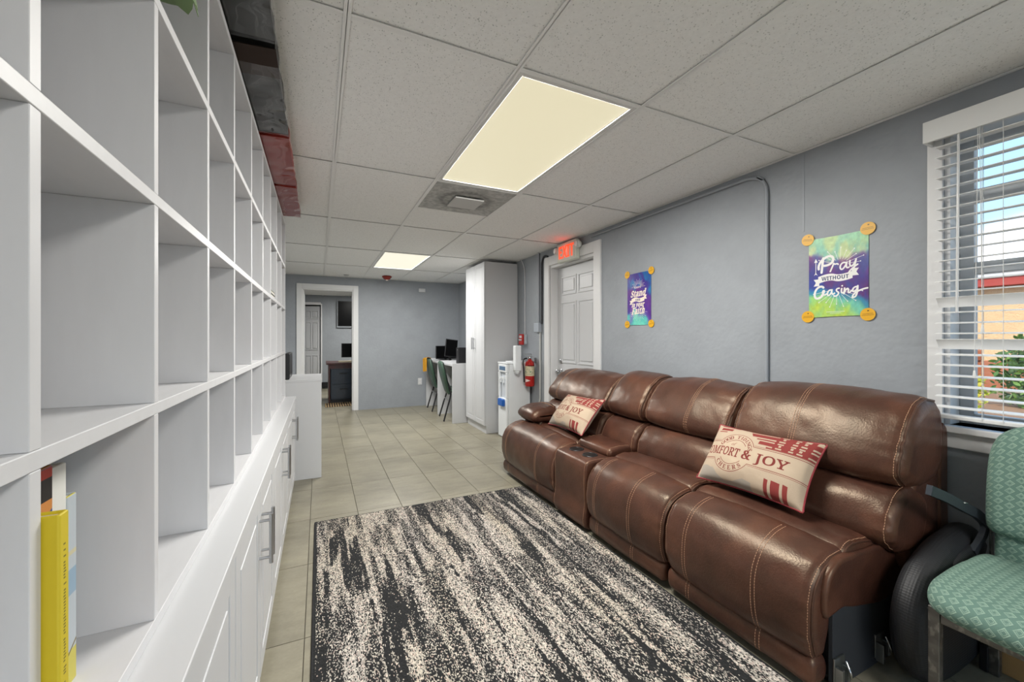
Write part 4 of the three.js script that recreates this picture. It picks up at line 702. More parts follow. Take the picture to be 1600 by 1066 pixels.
function poster(label, d0, d1, y0, y1, tex, seed) {
  const t = thing('poster', label, 'poster', [XR - 0.006, (y0 + y1) / 2, (d0 + d1) / 2]);
  const nu = 20, nv = 26, pos = [], uv = [], id = [];
  const X = (u, v) => XR - 0.003 - 0.009 * Math.pow(Math.sin(Math.PI * clamp(u * 0.96 + 0.02)), 1) * (0.35 + 0.65 * Math.abs(v - 0.5) * 2) * fbm(u * 2 + seed, v * 2, 2, seed);
  for (const s of [0, 1]) for (let j = 0; j <= nv; j++) for (let i = 0; i <= nu; i++) { const u = i / nu, v = j / nv; pos.push(X(u, v) + s * 0.0004, lerp(y0, y1, v) + (v - 0.5) * 0.006 * Math.sin(3 * u + seed), -lerp(d1, d0, u)); uv.push(u, v); }
  const n1 = (nu + 1) * (nv + 1); for (let j = 0; j < nv; j++) for (let i = 0; i < nu; i++) { const a = j * (nu + 1) + i, b = a + nu + 1; id.push(a, a + 1, b, a + 1, b + 1, b); id.push(n1 + a, n1 + b, n1 + a + 1, n1 + a + 1, n1 + b, n1 + b + 1); }
  const g = new THREE.BufferGeometry(); g.setAttribute('position', new THREE.Float32BufferAttribute(pos, 3)); g.setAttribute('uv', new THREE.Float32BufferAttribute(uv, 2)); g.setIndex(id); g.computeVertexNormals();
  part(t, 'sheet', g, std(0xffffff, 0.35, { map: tex }));
}
poster('purple and green lettered poster reading pray without ceasing', 1.05, 1.318, 1.362, 1.785, PA, 3);
poster('purple lettered poster reading always stand firm in your faith', 2.49, 2.768, 1.362, 1.795, PB, 6);
{
  const mat = std(0xffffff, 0.4, { map: canvasTex(256, 256, (g) => { g.fillStyle = '#e0a81c'; g.fillRect(0, 0, 256, 256); g.fillStyle = '#2a2008'; g.beginPath(); g.moveTo(128, 40); g.lineTo(160, 54); g.lineTo(128, 72); g.fill(); g.fillStyle = '#7a5510'; const r = rng(5); for (const [y, a, b] of [[112, 40, 210], [140, 26, 228]]) for (let x = a; x < b; x += 13) g.fillRect(x, y - r() * 3, 9, 11); }) });
  const disc = new THREE.CylinderGeometry(0.031, 0.031, 0.0012, 32).rotateZ(Math.PI / 2);
  const p0 = disc.attributes.position, u0 = disc.attributes.uv; for (let i = 0; i < p0.count; i++) u0.setXY(i, 0.5 - -p0.getZ(i) / 0.062, 0.5 + p0.getY(i) / 0.062);
  for (const [name, d0, d1, y0, y1] of [['pray without ceasing', 1.052, 1.322, 1.368, 1.788], ['stand firm', 2.486, 2.768, 1.368, 1.797]]) for (const [ud, uy, w] of [[1, 1, 'upper window-far'], [0, 1, 'upper window-near'], [0, 0, 'lower window-near'], [1, 0, 'lower window-far']]) {
    const s = new THREE.Mesh(disc.clone(), mat); s.name = numbered('round_sticker'); const r = (hash(ud, uy, d0 * 10) - 0.5) * 0.5; s.rotation.x = r; s.position.set(XR - 0.0062, uy ? y1 : y0, -(ud ? d1 : d0)); s.castShadow = s.receiveShadow = true;
    s.userData = { label: `round yellow sticker on the ${w.replace('window-far', 'far').replace('window-near', 'near')} corner of the ${name} poster`, category: 'sticker', group: 'yellow stickers holding the posters' }; scene.add(s);
  }
}

// ---------------------------------------------------------------- window blind
{
  const t = thing('window_blind', 'white slatted blind with valance hanging in the side window', 'blind', [XR - 0.04, WY0, 0.16]);
  const a = WD0 + 0.02, b = WD1 + 0.022, w = std(0xe9e9e8, 0.45), x = XR - 0.045;
  part(t, 'valance', [B(XR - 0.092, XR - 0.080, 2.082, 2.172, a - 0.03, b + 0.016, 0.003), B(XR - 0.080, XR - 0.004, 2.082, 2.172, b + 0.004, b + 0.016, 0.002)], w);
  part(t, 'head_rail', B(XR - 0.075, XR - 0.02, 2.10, 2.15, a, b, 0.003), w);
  const slat = (y, tilt) => { const s = new THREE.Shape(); for (let k = 0; k <= 10; k++) { const u = k / 5 - 1; s[k ? 'lineTo' : 'moveTo'](u * 0.025, 0.0025 * (1 - u * u) + 0.0015); } for (let k = 10; k >= 0; k--) { const u = k / 5 - 1; s.lineTo(u * 0.025, 0.0025 * (1 - u * u) - 0.0015); } const g = clean(new THREE.ExtrudeGeometry(s, { depth: b - a - 0.03, bevelEnabled: false })); g.rotateZ(tilt); g.translate(x, y, -(b - 0.015)); return muv(g); };
  for (let k = 0; k < 26; k++) {
    const y = 2.058 - k * 0.0437; if (y < 0.955) break;
    const odd = Math.abs(y - 1.385) < 0.021 || Math.abs(y - 1.208) < 0.021;
    part(t, 'slat', slat(y, odd ? -0.95 : 0.05 + 0.015 * ((k * 7) % 3)), w);
  }
  part(t, 'bottom_rail', B(x - 0.026, x + 0.026, 0.917, 0.934, a + 0.015, b - 0.015, 0.004), w);
  const cord = std(0xdededc, 0.7);
  for (const d of [0.655, 0.665, 0.60, 0.10, -0.25]) part(t, 'ladder_cord', rod(V(x - 0.027 + (d === 0.665 ? 0.05 : 0), 0.925, d), V(x - 0.027 + (d === 0.665 ? 0.05 : 0), 2.10, d), 0.0011, 6), cord);
  part(t, 'pull_cord', [rod(V(XR - 0.085, 1.12, 0.672), V(XR - 0.078, 2.09, 0.664), 0.0012, 6), rod(V(XR - 0.086, 1.30, 0.650), V(XR - 0.078, 2.09, 0.660), 0.0012, 6)], cord);
  part(t, 'cord_tassel', [at(lathe([[0, 0], [0.006, 0], [0.003, 0.03], [0, 0.03]], 10), XR - 0.085, 1.095, 0.672), at(lathe([[0, 0], [0.006, 0], [0.003, 0.03], [0, 0.03]], 10), XR - 0.086, 1.275, 0.650)], w);
  part(t, 'tilt_wand', rod(V(XR - 0.088, 1.355, 0.720), V(XR - 0.078, 2.09, 0.718), 0.0045, 6), phys({ color: 0xf4f4f4, roughness: 0.2, transmission: 0.35, thickness: 0 }));
}
// ---------------------------------------------------------------- wall fittings
const wall1 = XR - 0.0115;
single('conduit', path([V(wall1, 0.12, 1.545), V(wall1, 2.185, 1.545), V(wall1, 2.243, 1.62), V(wall1, 2.246, 3.28)], 0.0105, 0.07, 10), M.paintedPipe, 'wall coloured conduit running under the ceiling and down behind the sofa', 'pipe');
{
  const t = thing('conduit_with_box', 'thin conduit with small box between extinguisher and exit door', 'pipe', [wall1, 1.2, 4.28]);
  part(t, 'pipe', [path([V(wall1, 2.20, 4.12), V(wall1, 2.225, 4.21), V(wall1, 2.15, 4.262), V(wall1, 1.42, 4.262)], 0.011, 0.035, 10)], std(0x33363b, 0.5));
  part(t, 'lower_pipe', path([V(wall1, 1.33, 4.30), V(wall1, 0.47, 4.30), V(wall1, 0.40, 4.42), V(wall1, 0.39, 4.70)], 0.011, 0.06, 10), std(0xc3c5c2, 0.45));
  part(t, 'junction_box', B(XR - 0.045, XR - 0.001, 1.32, 1.43, 4.28, 4.40, 0.004), std(0xa6adb6, 0.5));
  part(t, 'riser', rod(V(wall1, 1.43, 4.33), V(wall1, 2.28, 4.33), 0.009), M.paintedPipe);
}
single('wall_seam', B(XR - 0.0022, XR - 0.0003, 1.84, 2.28, 1.342, 1.352, 0.0008), M.paintedPipe, 'thin painted seam strip above the pray without ceasing poster', 'trim');
{ // exit sign with emergency lamps
  const font = await new FontLoader().loadAsync('fonts/droid/droid_sans_bold.typeface.json');
  const t = thing('exit_sign', 'red lettered exit sign above the white door', 'exit sign', [XR - 0.05, 2.06, 3.63]);
  part(t, 'housing', B(XR - 0.075, XR - 0.021, 2.06, 2.262, 3.455, 3.815, 0.012, 3), std(0xd9ddd0, 0.4));
  part(t, 'face_plate', B(XR - 0.079, XR - 0.074, 2.075, 2.248, 3.475, 3.795, 0.002), std(0xcfd2c6, 0.35));
  const letters = new TextGeometry('EXIT', { font, size: 0.125, depth: 0.004, curveSegments: 3, bevelEnabled: false }); letters.computeBoundingBox(); const bb = letters.boundingBox;
  letters.scale(0.285 / (bb.max.x - bb.min.x), 1.05, 1); letters.rotateY(-Math.PI / 2); letters.translate(XR - 0.0785, 2.097, -3.778);
  part(t, 'letters', clean(letters), std(0xff4a22, 0.5, { emissive: new THREE.Color(1.0, 0.10, 0.03), emissiveIntensity: 0.75 }), 'glowing red letters');
  const rl = new THREE.PointLight(0xff3010, 0.012); rl.position.set(-0.06, 0.13, 0); rl.castShadow = true; t.add(rl);
  for (const d of [3.43, 3.84]) { const h = part(t, 'lamp_head', at(lathe([[0, 0], [0.028, 0.002], [0.036, 0.02], [0.036, 0.05], [0, 0.055]], 18).rotateZ(Math.PI / 2), XR - 0.03, 2.20, d), std(0xe4e6e2, 0.35)); part(h, 'lamp_lens', at(lathe([[0, 0], [0.03, 0], [0.026, 0.008], [0, 0.01]], 18).rotateZ(Math.PI / 2), XR - 0.083, 2.20, d), std(0xf3f3f0, 0.2)); }
}
{ // fire alarm pull station with its white cord
  const t = thing('fire_alarm', 'red fire alarm pull station on the wall beside tall cabinet', 'fire alarm', [XR - 0.03, 1.16, 4.72]);
  part(t, 'back_box', B(XR - 0.04, XR - 0.001, 1.165, 1.295, 4.66, 4.765, 0.004), std(0xb9bfc4, 0.5));
  part(t, 'cover', B(XR - 0.066, XR - 0.04, 1.16, 1.30, 4.67, 4.775, 0.006, 2), M.red);
  part(t, 'pull_bar', [B(XR - 0.076, XR - 0.066, 1.215, 1.232, 4.685, 4.76, 0.002), B(XR - 0.0675, XR - 0.0655, 1.248, 1.28, 4.69, 4.755, 0.0005)], M.white);
  single('cable', tube([V(XR - 0.006, 1.297, 4.71), V(XR - 0.007, 1.6, 4.71), V(XR - 0.006, 1.95, 4.712), V(XR - 0.012, 2.16, 4.72), V(XR - 0.03, 2.279, 4.78)], 0.006, 40), std(0xd9dada, 0.5), 'white cable from ceiling down to the red alarm box', 'cable');
}
{ // extinguisher
  const cx = XR - 0.082, cd = 4.435, y0 = 0.655, t = thing('fire_extinguisher', 'red fire extinguisher with cream label hanging beside the water cooler', 'extinguisher', [cx, y0, cd]);
  part(t, 'cylinder', at(lathe([[0, 0], [0.052, 0], [0.058, 0.012], [0.058, 0.26], [0.05, 0.295], [0.026, 0.32], [0.022, 0.335], [0, 0.335]], 32), cx, y0, cd), M.red);
  const lab = canvasTex(512, 256, (g) => { g.fillStyle = '#d9cfae'; g.fillRect(0, 0, 512, 256); g.fillStyle = '#3d3a30'; const r = rng(8); for (let k = 0; k < 90; k++) g.fillRect(r() * 500, 40 + Math.floor(r() * 9) * 22, 8 + r() * 26, 5); g.fillStyle = '#6c9a74'; for (let x = 40; x < 500; x += 120) g.fillRect(x, 130, 30, 30); });
  part(t, 'label', (() => { const g = new THREE.CylinderGeometry(0.0588, 0.0588, 0.12, 32, 1, true, 0, Math.PI * 1.6); g.rotateY(Math.PI * 1.35); return at(clean(g), cx, y0 + 0.19, cd); })(), std(0xffffff, 0.5, { map: lab, side: THREE.DoubleSide }), 'cream instruction label');
  part(t, 'arrow_mark', (() => { const s = new THREE.Shape(); s.moveTo(-0.03, 0.02); s.lineTo(0.03, 0); s.lineTo(-0.03, -0.02); const g = new THREE.ExtrudeGeometry(s, { depth: 0.001, bevelEnabled: false }); g.rotateY(-Math.PI * 0.25); return at(clean(g), cx - 0.045, y0 + 0.075, cd - 0.042); })(), std(0xf1d9d2, 0.5));
  part(t, 'valve', [rod(V(cx, y0 + 0.33, cd), V(cx, y0 + 0.365, cd), 0.02), rod(V(cx, y0 + 0.35, cd), V(cx - 0.035, y0 + 0.35, cd - 0.02), 0.012)], M.chrome);
  part(t, 'handle', [B(cx - 0.07, cx + 0.03, y0 + 0.365, y0 + 0.373, cd - 0.012, cd + 0.012, 0.002), B(cx - 0.08, cx + 0.02, y0 + 0.392, y0 + 0.40, cd - 0.012, cd + 0.012, 0.002), rod(V(cx + 0.02, y0 + 0.36, cd), V(cx + 0.018, y0 + 0.40, cd), 0.007)], M.steel);
  part(t, 'gauge', at(lathe([[0, 0], [0.015, 0], [0.015, 0.01], [0, 0.012]], 16).rotateX(Math.PI / 2), cx - 0.005, y0 + 0.35, cd - 0.018), M.chrome);
  part(t, 'safety_tag', at(lathe([[0, 0.045], [0.02, 0.04], [0.04, 0.012], [0.042, 0], [0, 0]], 20), cx - 0.01, y0 + 0.258, cd - 0.048), M.red);
  part(t, 'hose', tube([V(cx - 0.01, y0 + 0.345, cd + 0.02), V(cx - 0.055, y0 + 0.33, cd + 0.055), V(cx - 0.068, y0 + 0.2, cd + 0.03), V(cx - 0.067, y0 + 0.05, cd + 0.02)], 0.009, 30, 10), M.black);
  part(t, 'wall_bracket', B(XR - 0.03, XR - 0.001, y0 + 0.29, y0 + 0.35, cd - 0.02, cd + 0.02, 0.002), M.steel);
}
{ // water cooler and cup dispenser
  const x0 = 2.075, x1 = 2.40, d0 = 4.525, d1 = 4.80, y1 = 0.945, t = thing('water_cooler', 'white water cooler with blue drip tray beside the tall cabinet', 'water cooler', [(x0 + x1) / 2, 0, (d0 + d1) / 2]);
  const w = std(0xe9ecee, 0.35);
  part(t, 'body', [B(x0 + 0.03, x1, 0.002, y1 - 0.02, d0, d1, 0.012, 2)], w);
  part(t, 'front_panel', [B(x0, x0 + 0.03, 0.01, 0.50, d0 + 0.006, d1 - 0.006, 0.01, 2), B(x0, x0 + 0.03, 0.82, y1 - 0.02, d0 + 0.006, d1 - 0.006, 0.01, 2), B(x0, x0 + 0.03, 0.50, 0.82, d0 + 0.006, d0 + 0.045, 0.008, 2), B(x0, x0 + 0.03, 0.50, 0.82, d1 - 0.045, d1 - 0.006, 0.008, 2)], w);
  part(t, 'top_cover', B(x0 - 0.004, x1, y1 - 0.019, y1, d0 - 0.004, d1 + 0.004, 0.008, 2), w);
  part(t, 'drip_tray', [B(x0 - 0.035, x0 + 0.025, 0.40, 0.49, d0 + 0.06, d1 - 0.06, 0.014, 3)], std(0x1f5fb4, 0.3), 'bright blue drip tray');
  part(t, 'alcove', B(x0 + 0.0285, x0 + 0.032, 0.50, 0.82, d0 + 0.045, d1 - 0.045, 0), std(0xc9ced4, 0.4));
  for (const d of [d0 + 0.1, d1 - 0.1]) part(t, 'tap', [B(x0 - 0.012, x0 + 0.03, 0.73, 0.76, d - 0.016, d + 0.016, 0.005), B(x0 - 0.008, x0 + 0.012, 0.69, 0.73, d - 0.01, d + 0.01, 0.004)], w);
  part(t, 'display_arch', B(x0 - 0.004, x0 + 0.004, 0.845, 0.895, d0 + 0.05, d1 - 0.05, 0.004, 2), std(0x53708f, 0.3));
  part(t, 'top_ring', at(lathe([[0.10, 0], [0.13, 0], [0.125, 0.012], [0.10, 0.014], [0.085, 0.004], [0, 0.004]], 28), (x0 + x1) / 2 + 0.02, y1, (d0 + d1) / 2), w);
  const c = thing('cup_dispenser', 'tall white cup dispenser fixed to the side of water cooler', 'dispenser', [2.19, 0.83, 4.47]);
  part(c, 'tube', B(2.155, 2.235, 0.845, 1.155, 4.445, 4.523, 0.012, 3), w);
  part(c, 'mouth', at(lathe([[0.03, 0], [0.036, 0], [0.034, 0.02], [0.03, 0.02]], 20), 2.195, 0.828, 4.484), w);
  part(c, 'cup', at(lathe([[0.028, -0.02], [0.03, 0.005], [0.027, 0.005], [0.025, -0.02]], 20), 2.195, 0.828, 4.484), M.white);
}
{ // tall cabinet
  const x0 = 1.935, x1 = XR - 0.006, d0 = 4.93, d1 = 5.655, y1 = 2.245, t = thing('tall_cabinet', 'tall white two door cabinet reaching the ceiling beside the water cooler', 'cabinet', [(x0 + x1) / 2, 0, (d0 + d1) / 2]);
  part(t, 'body', B(x0 + 0.022, x1, 0.10, y1, d0, d1, 0.002), M.white);
  part(t, 'plinth', B(x0 + 0.03, x1, 0.001, 0.10, d0 + 0.001, d1, 0.002), M.white);
  const mid = (d0 + d1) / 2;
  for (const [a, b, h] of [[d0 + 0.001, mid - 0.0015, mid - 0.03], [mid + 0.0015, d1 - 0.001, mid + 0.03]]) {
    const dr = part(t, 'door', B(x0 + 0.003, x0 + 0.021, 0.105, y1 - 0.002, a, b, 0.002), M.white), fx = [x0, x0 + 0.004], st = 0.055;
    part(dr, 'door_frame', [B(...fx, 0.109, y1 - 0.006, a + 0.003, a + st, 0.002), B(...fx, 0.109, y1 - 0.006, b - st, b - 0.003, 0.002), B(...fx, 0.109, 0.109 + st, a + st, b - st, 0.002), B(...fx, y1 - 0.006 - st, y1 - 0.006, a + st, b - st, 0.002)], M.white);
    part(dr, 'raised_panel', B(x0 + 0.0005, x0 + 0.004, 0.109 + st + 0.02, y1 - st - 0.03, a + st + 0.02, b - st - 0.02, 0.0016), M.white);
    part(dr, 'handle', [rod(V(x0 - 0.03, 1.09, h), V(x0 - 0.03, 1.255, h), 0.006), rod(V(x0 + 0.002, 1.11, h), V(x0 - 0.03, 1.11, h), 0.0045), rod(V(x0 + 0.002, 1.235, h), V(x0 - 0.03, 1.235, h), 0.0045)], M.steel, 'brushed steel bar handle');
  }
}
{ // computer desk in the far corner, three upright boards
  const t = thing('computer_desk', 'white computer desk with partition boards in the far corner', 'desk', [2.08, 0, 6.57]);
  for (const [d, x] of [[5.72, 1.75], [6.53, 1.75], [7.40, 1.77]]) part(t, 'partition', B(x, XR - 0.003, 0.001, 0.875, d - 0.011, d + 0.011, 0.0015), M.white);
  for (const [a, b] of [[5.731, 6.519], [6.541, 7.389]]) { part(t, 'desktop', B(1.80, XR - 0.003, 0.82, 0.845, a, b, 0.0015), M.white); part(t, 'modesty_panel', B(2.33, 2.345, 0.40, 0.819, a, b, 0.001), M.white); }
}
{ // screens and computer on it
  const a = thing('monitor', 'wide black monitor at the far end of the computer desk', 'monitor', [2.09, 0.8455, 7.22]);
  part(a, 'screen_housing', B(1.90, 2.28, 0.868, 1.105, 7.20, 7.235, 0.006, 2), M.black); part(a, 'screen', B(1.912, 2.268, 0.88, 1.093, 7.198, 7.2005, 0), M.screen); part(a, 'stand', [B(2.0, 2.18, 0.8456, 0.856, 7.16, 7.30, 0.004), B(2.07, 2.11, 0.856, 0.95, 7.235, 7.255, 0.003)], M.black);
  const b = thing('monitor', 'tall tilted black monitor in the middle of the computer desk', 'monitor', [2.01, 0.8455, 6.68]);
  const tilt = (g) => g.translate(-2.01, -0.93, 6.68).rotateZ(-0.13).rotateX(-0.12).translate(2.01, 0.93, -6.68);
  part(b, 'screen_housing', tilt(B(1.905, 2.115, 0.925, 1.225, 6.665, 6.69, 0.006, 2)), M.black); part(b, 'screen', tilt(B(1.915, 2.105, 0.94, 1.21, 6.663, 6.6655, 0)), M.screen); part(b, 'stand', [B(1.93, 2.11, 0.8456, 0.856, 6.63, 6.77, 0.004), B(1.995, 2.035, 0.856, 1.0, 6.70, 6.72, 0.003)], M.black);
  const t = thing('computer_tower', 'small black computer case on the desk against the tall cabinet', 'computer', [2.04, 0.8455, 6.05]);
  part(t, 'case', B(1.94, 2.24, 0.8457, 1.10, 5.98, 6.10, 0.004), M.black); part(t, 'front_bezel', B(1.928, 1.941, 0.85, 1.098, 5.985, 6.095, 0.003), M.blackMatte); part(t, 'button', B(1.926, 1.929, 1.06, 1.07, 6.03, 6.045, 0.001), M.steel);
}
function stackChair(x, d, turn, label) {
  const t = thing('stacking_chair', label, 'chair', [x, 0, d], 'green padded chairs at the computer desk');
  const gv = std(0x40584a, 0.42), add = (p, n, g, m) => { const q = mesh(n, g, m); p.add(q); return q; };
  // chair faces +x here; origin at floor between the legs
  const back = puff([[-0.245, 0.40], [-0.30, 0.56], [-0.345, 0.76], [-0.355, 0.865], [-0.338, 0.885], [-0.318, 0.87], [-0.30, 0.76], [-0.255, 0.56], [-0.205, 0.41], [-0.22, 0.39]], -0.205, 0.205, { r: 0.02, bulge: 0.008, wrinkle: 0.002, pucker: 0.001, N: 60, slices: 16, seed: 401 }).g;
  const p = back.attributes.position; for (let i = 0; i < p.count; i++) { const y = p.getY(i), k = 1 - 0.28 * smooth(0.70, 0.40, y) - 0.12 * smooth(0.78, 0.885, y); p.setZ(i, p.getZ(i) * k); } back.computeVertexNormals();
  const b = add(t, 'backrest', back, gv);
  add(b, 'trim', tube([V(-0.335, 0.885, -0.17), V(-0.33, 0.86, -0.2), V(-0.29, 0.72, -0.205), V(-0.245, 0.52, -0.165), V(-0.225, 0.42, -0.14)], 0.006, 30), M.blackMatte);
  add(b, 'trim', tube([V(-0.335, 0.885, 0.17), V(-0.33, 0.86, 0.2), V(-0.29, 0.72, 0.205), V(-0.245, 0.52, 0.165), V(-0.225, 0.42, 0.14)], 0.006, 30), M.blackMatte);
  add(t, 'seat', puff([[-0.20, 0.425], [-0.215, 0.45], [-0.18, 0.475], [0, 0.485], [0.19, 0.478], [0.215, 0.45], [0.19, 0.425]], -0.205, 0.205, { r: 0.022, bulge: 0.008, wrinkle: 0.001, pucker: 0, N: 48, slices: 14, seed: 403 }).g, gv);
  for (const s of [-1, 1]) {
    add(t, 'leg', tube([V(-0.29, 0.66, 0.15 * s), V(-0.215, 0.43, 0.18 * s), V(-0.27, 0.20, 0.205 * s), V(-0.325, 0.004, 0.22 * s)], 0.0115, 30, 10), M.blackMatte);
    add(t, 'leg', tube([V(-0.18, 0.415, 0.18 * s), V(0.16, 0.415, 0.18 * s), V(0.20, 0.36, 0.185 * s), V(0.235, 0.004, 0.20 * s)], 0.0115, 30, 10), s < 0 ? M.blackMatte : M.blackMatte);
  }
  add(t, 'stretcher', rod(V(-0.245, 0.30, -0.195), V(-0.245, 0.30, 0.195), 0.008), M.steel);
  t.rotation.y = turn; return t;
}
stackChair(2.03, 6.10, -0.12, 'green padded stacking chair at computer desk, next to the tall cabinet');
stackChair(2.06, 6.98, -0.06, 'green padded stacking chair at computer desk, next to the blue wall');
{ // cloth hanging over the farther chair
  const g = new THREE.PlaneGeometry(0.21, 0.52, 14, 40); const p = g.attributes.position;
  for (let i = 0; i < p.count; i++) { const u = p.getX(i), v = p.getY(i) + 0.26; const over = v / 0.52; let x, y; if (over < 0.42) { x = -0.374 - 0.012 * Math.sin(u * 40); y = 0.66 + over / 0.42 * 0.23; } else if (over < 0.50) { const a = (over - 0.42) / 0.08 * Math.PI; x = -0.338 - 0.036 * Math.cos(a); y = 0.89 + 0.015 * Math.sin(a); } else { x = -0.29 + 0.012 * Math.sin(u * 34) ; y = 0.89 - (over - 0.5) / 0.5 * 0.2; } p.setXYZ(i, x, y + 0.008 * Math.sin(u * 22), u * (0.9 + 0.1 * Math.sin(v * 9))); }
  g.computeVertexNormals(); g.translate(2.05, 0, -7.11);
  single('hanging_cloth', clean(g), std(0xcf9420, 0.85, { side: THREE.DoubleSide }), 'mustard yellow cloth hung over the farther green chair', 'cloth');
}
{ // plates on the far wall
  const t = thing('emergency_plate', 'white plastic plate high on the far blue wall', 'wall plate', [1.712, 2.12, DF - 0.01]);
  part(t, 'plate', B(1.655, 1.775, 2.09, 2.155, DF - 0.028, DF - 0.0005, 0.006, 2), M.white); part(t, 'lens', B(1.675, 1.755, 2.103, 2.125, DF - 0.031, DF - 0.027, 0.003), std(0xd5d8da, 0.3));
  const o = thing('wall_outlet', 'white outlet plate low on the far blue wall', 'outlet', [1.677, 0.448, DF]);
  part(o, 'plate', B(1.64, 1.715, 0.385, 0.51, DF - 0.008, DF - 0.0005, 0.003), M.white); for (const y of [0.415, 0.462]) part(o, 'socket', B(1.66, 1.695, y, y + 0.028, DF - 0.0105, DF - 0.0075, 0.002), std(0xdcdcda, 0.4));
}
// ---------------------------------------------------------------- the room beyond
{
  const tv = thing('television', 'black television on the wall of the room beyond the doorway', 'television', [0.80, 1.85, DB - 0.05]);
  part(tv, 'housing', B(0.42, 1.30, 1.535, 2.16, DB - 0.075, DB - 0.03, 0.006), M.black); part(tv, 'screen', B(0.435, 1.285, 1.55, 2.145, DB - 0.077, DB - 0.0745, 0), M.screen); part(tv, 'wall_mount', B(0.7, 1.0, 1.7, 2.0, DB - 0.03, DB - 0.001, 0.002), M.blackMatte);
  part(tv, 'frame', [B(0.40, 0.42, 1.50, 2.17, DB - 0.06, DB - 0.02, 0.003), B(0.42, 1.30, 1.50, 1.535, DB - 0.06, DB - 0.02, 0.003)], std(0x9aa0a6, 0.4));
  const mah = std(0x4a1c18, 0.35, { map: rep(dataTex(128, 256, (u, v) => { const n = fbm(u * 20, v * 3, 4, 141, 20, 3); return grey(0.75 + 0.35 * (n - 0.5) + 0.1); }), 2) });
  const t = thing('executive_desk', 'dark mahogany desk with blue black drawers seen through the doorway', 'desk', [0.75, 0, 8.95]);
  part(t, 'side_panel', B(0.165, 0.19, 0.002, 0.735, 8.52, 9.22, 0.002), mah); part(t, 'side_panel', B(1.30, 1.325, 0.002, 0.735, 8.52, 9.22, 0.002), mah);
  part(t, 'desktop', B(0.125, 1.37, 0.736, 0.768, 8.47, 9.26, 0.006, 2), mah); part(t, 'frieze', B(0.19, 1.30, 0.655, 0.735, 8.53, 8.55, 0.002), mah);
  const navy = std(0x1b2836, 0.25);
  part(t, 'drawer_body', B(0.20, 0.66, 0.05, 0.65, 8.55, 9.15, 0.003), navy);
  for (const [y0, y1] of [[0.06, 0.34], [0.36, 0.64]]) { const dr = part(t, 'drawer', B(0.21, 0.65, y0, y1, 8.53, 8.55, 0.004), navy); part(dr, 'handle', B(0.36, 0.50, y1 - 0.09, y1 - 0.07, 8.508, 8.53, 0.004), M.black); }
  part(t, 'plinth', B(0.19, 1.30, 0.002, 0.05, 8.56, 9.2, 0.002), M.black);
  const m = thing('monitor', 'black monitor on the mahogany desk beyond the doorway', 'monitor', [0.62, 0.77, 8.72]);
  part(m, 'screen_housing', B(0.40, 0.86, 0.86, 1.14, 8.70, 8.74, 0.005), M.black); part(m, 'screen', B(0.412, 0.848, 0.872, 1.128, 8.698, 8.7005, 0), M.screen); part(m, 'stand', [B(0.53, 0.73, 0.769, 0.78, 8.66, 8.84, 0.003), B(0.60, 0.66, 0.78, 0.87, 8.735, 8.755, 0.003)], M.black);
  const p = thing('paper_stack', 'pile of cream papers on the mahogany desk', 'papers', [0.50, 0.77, 8.60]);
  part(p, 'sheets', B(0.34, 0.60, 0.7695, 0.80, 8.50, 8.65, 0.003), std(0xcabfa6, 0.9)); part(p, 'cover_sheet', B(0.345, 0.595, 0.8005, 0.803, 8.505, 8.645, 0), std(0xd8cfbb, 0.9));
  const mat = std(0xffffff, 0.9, { map: rep(dataTex(128, 16, (u) => { const s = (u * 4 % 1), d = s < 0.5; return d ? [0.20, 0.13, 0.10] : [0.66, 0.56, 0.40]; }), 6, 1) });
  single('striped_mat', B(0.10, 1.30, 0.0008, 0.008, 8.02, 8.48, 0.002), mat, 'brown and tan striped mat in front of the mahogany desk', 'mat');
  const bo = thing('cable_box', 'small black box on the wall low beyond the doorway', 'box', [0.12, 0.12, DB]);
  part(bo, 'case', B(0.06, 0.20, 0.03, 0.16, DB - 0.05, DB - 0.001, 0.004), M.black); part(bo, 'cover', B(0.075, 0.185, 0.045, 0.145, DB - 0.053, DB - 0.0495, 0.002), M.blackMatte);
  // inner doorway with a six-panel leaf ajar, shelves behind
  const d3 = struct('door_3', null);
  for (const [a, b, y0, y1] of [[BX0 - 0.06, BX0, 0, BY + 0.06], [BX1, BX1 + 0.03, 0, BY + 0.03], [BX0, BX1, BY, BY + 0.06]]) d3.add(mesh('casing', B(a, b, y0, y1, DB - 0.016, DB + 0.002, 0.003), M.whiteTrim));
  const leafG = new THREE.Group(); leafG.name = 'door_leaf'; d3.add(leafG); sixPanels(leafG, 0, 0, 0.40, BY - 0.03, M.white, 0.042, 0.014);
  leafG.position.set(BX1 - 0.02, 0, -(DB + 0.03)); leafG.rotation.y = Math.PI / 2 - 0.35;
  leafG.add(mesh('door_knob', at(new THREE.SphereGeometry(0.028, 16, 12), -0.05, 0.95, 0.34), M.steel));
  const sh = thing('storage_shelf', 'white storage shelves glimpsed behind the inner door', 'shelf', [-0.45, 0, DB + 0.9]);
  for (const y of [0.35, 0.75, 1.15, 1.5, 1.85]) part(sh, 'shelf', B(-1.0, 0.3, y, y + 0.025, DB + 0.8, DB + 1.15, 0.002), M.white);
  for (const x of [-1.0, 0.275]) part(sh, 'upright', B(x - 0.012, x + 0.012, 0.002, 2.0, DB + 0.801, DB + 1.149, 0.002), M.white);
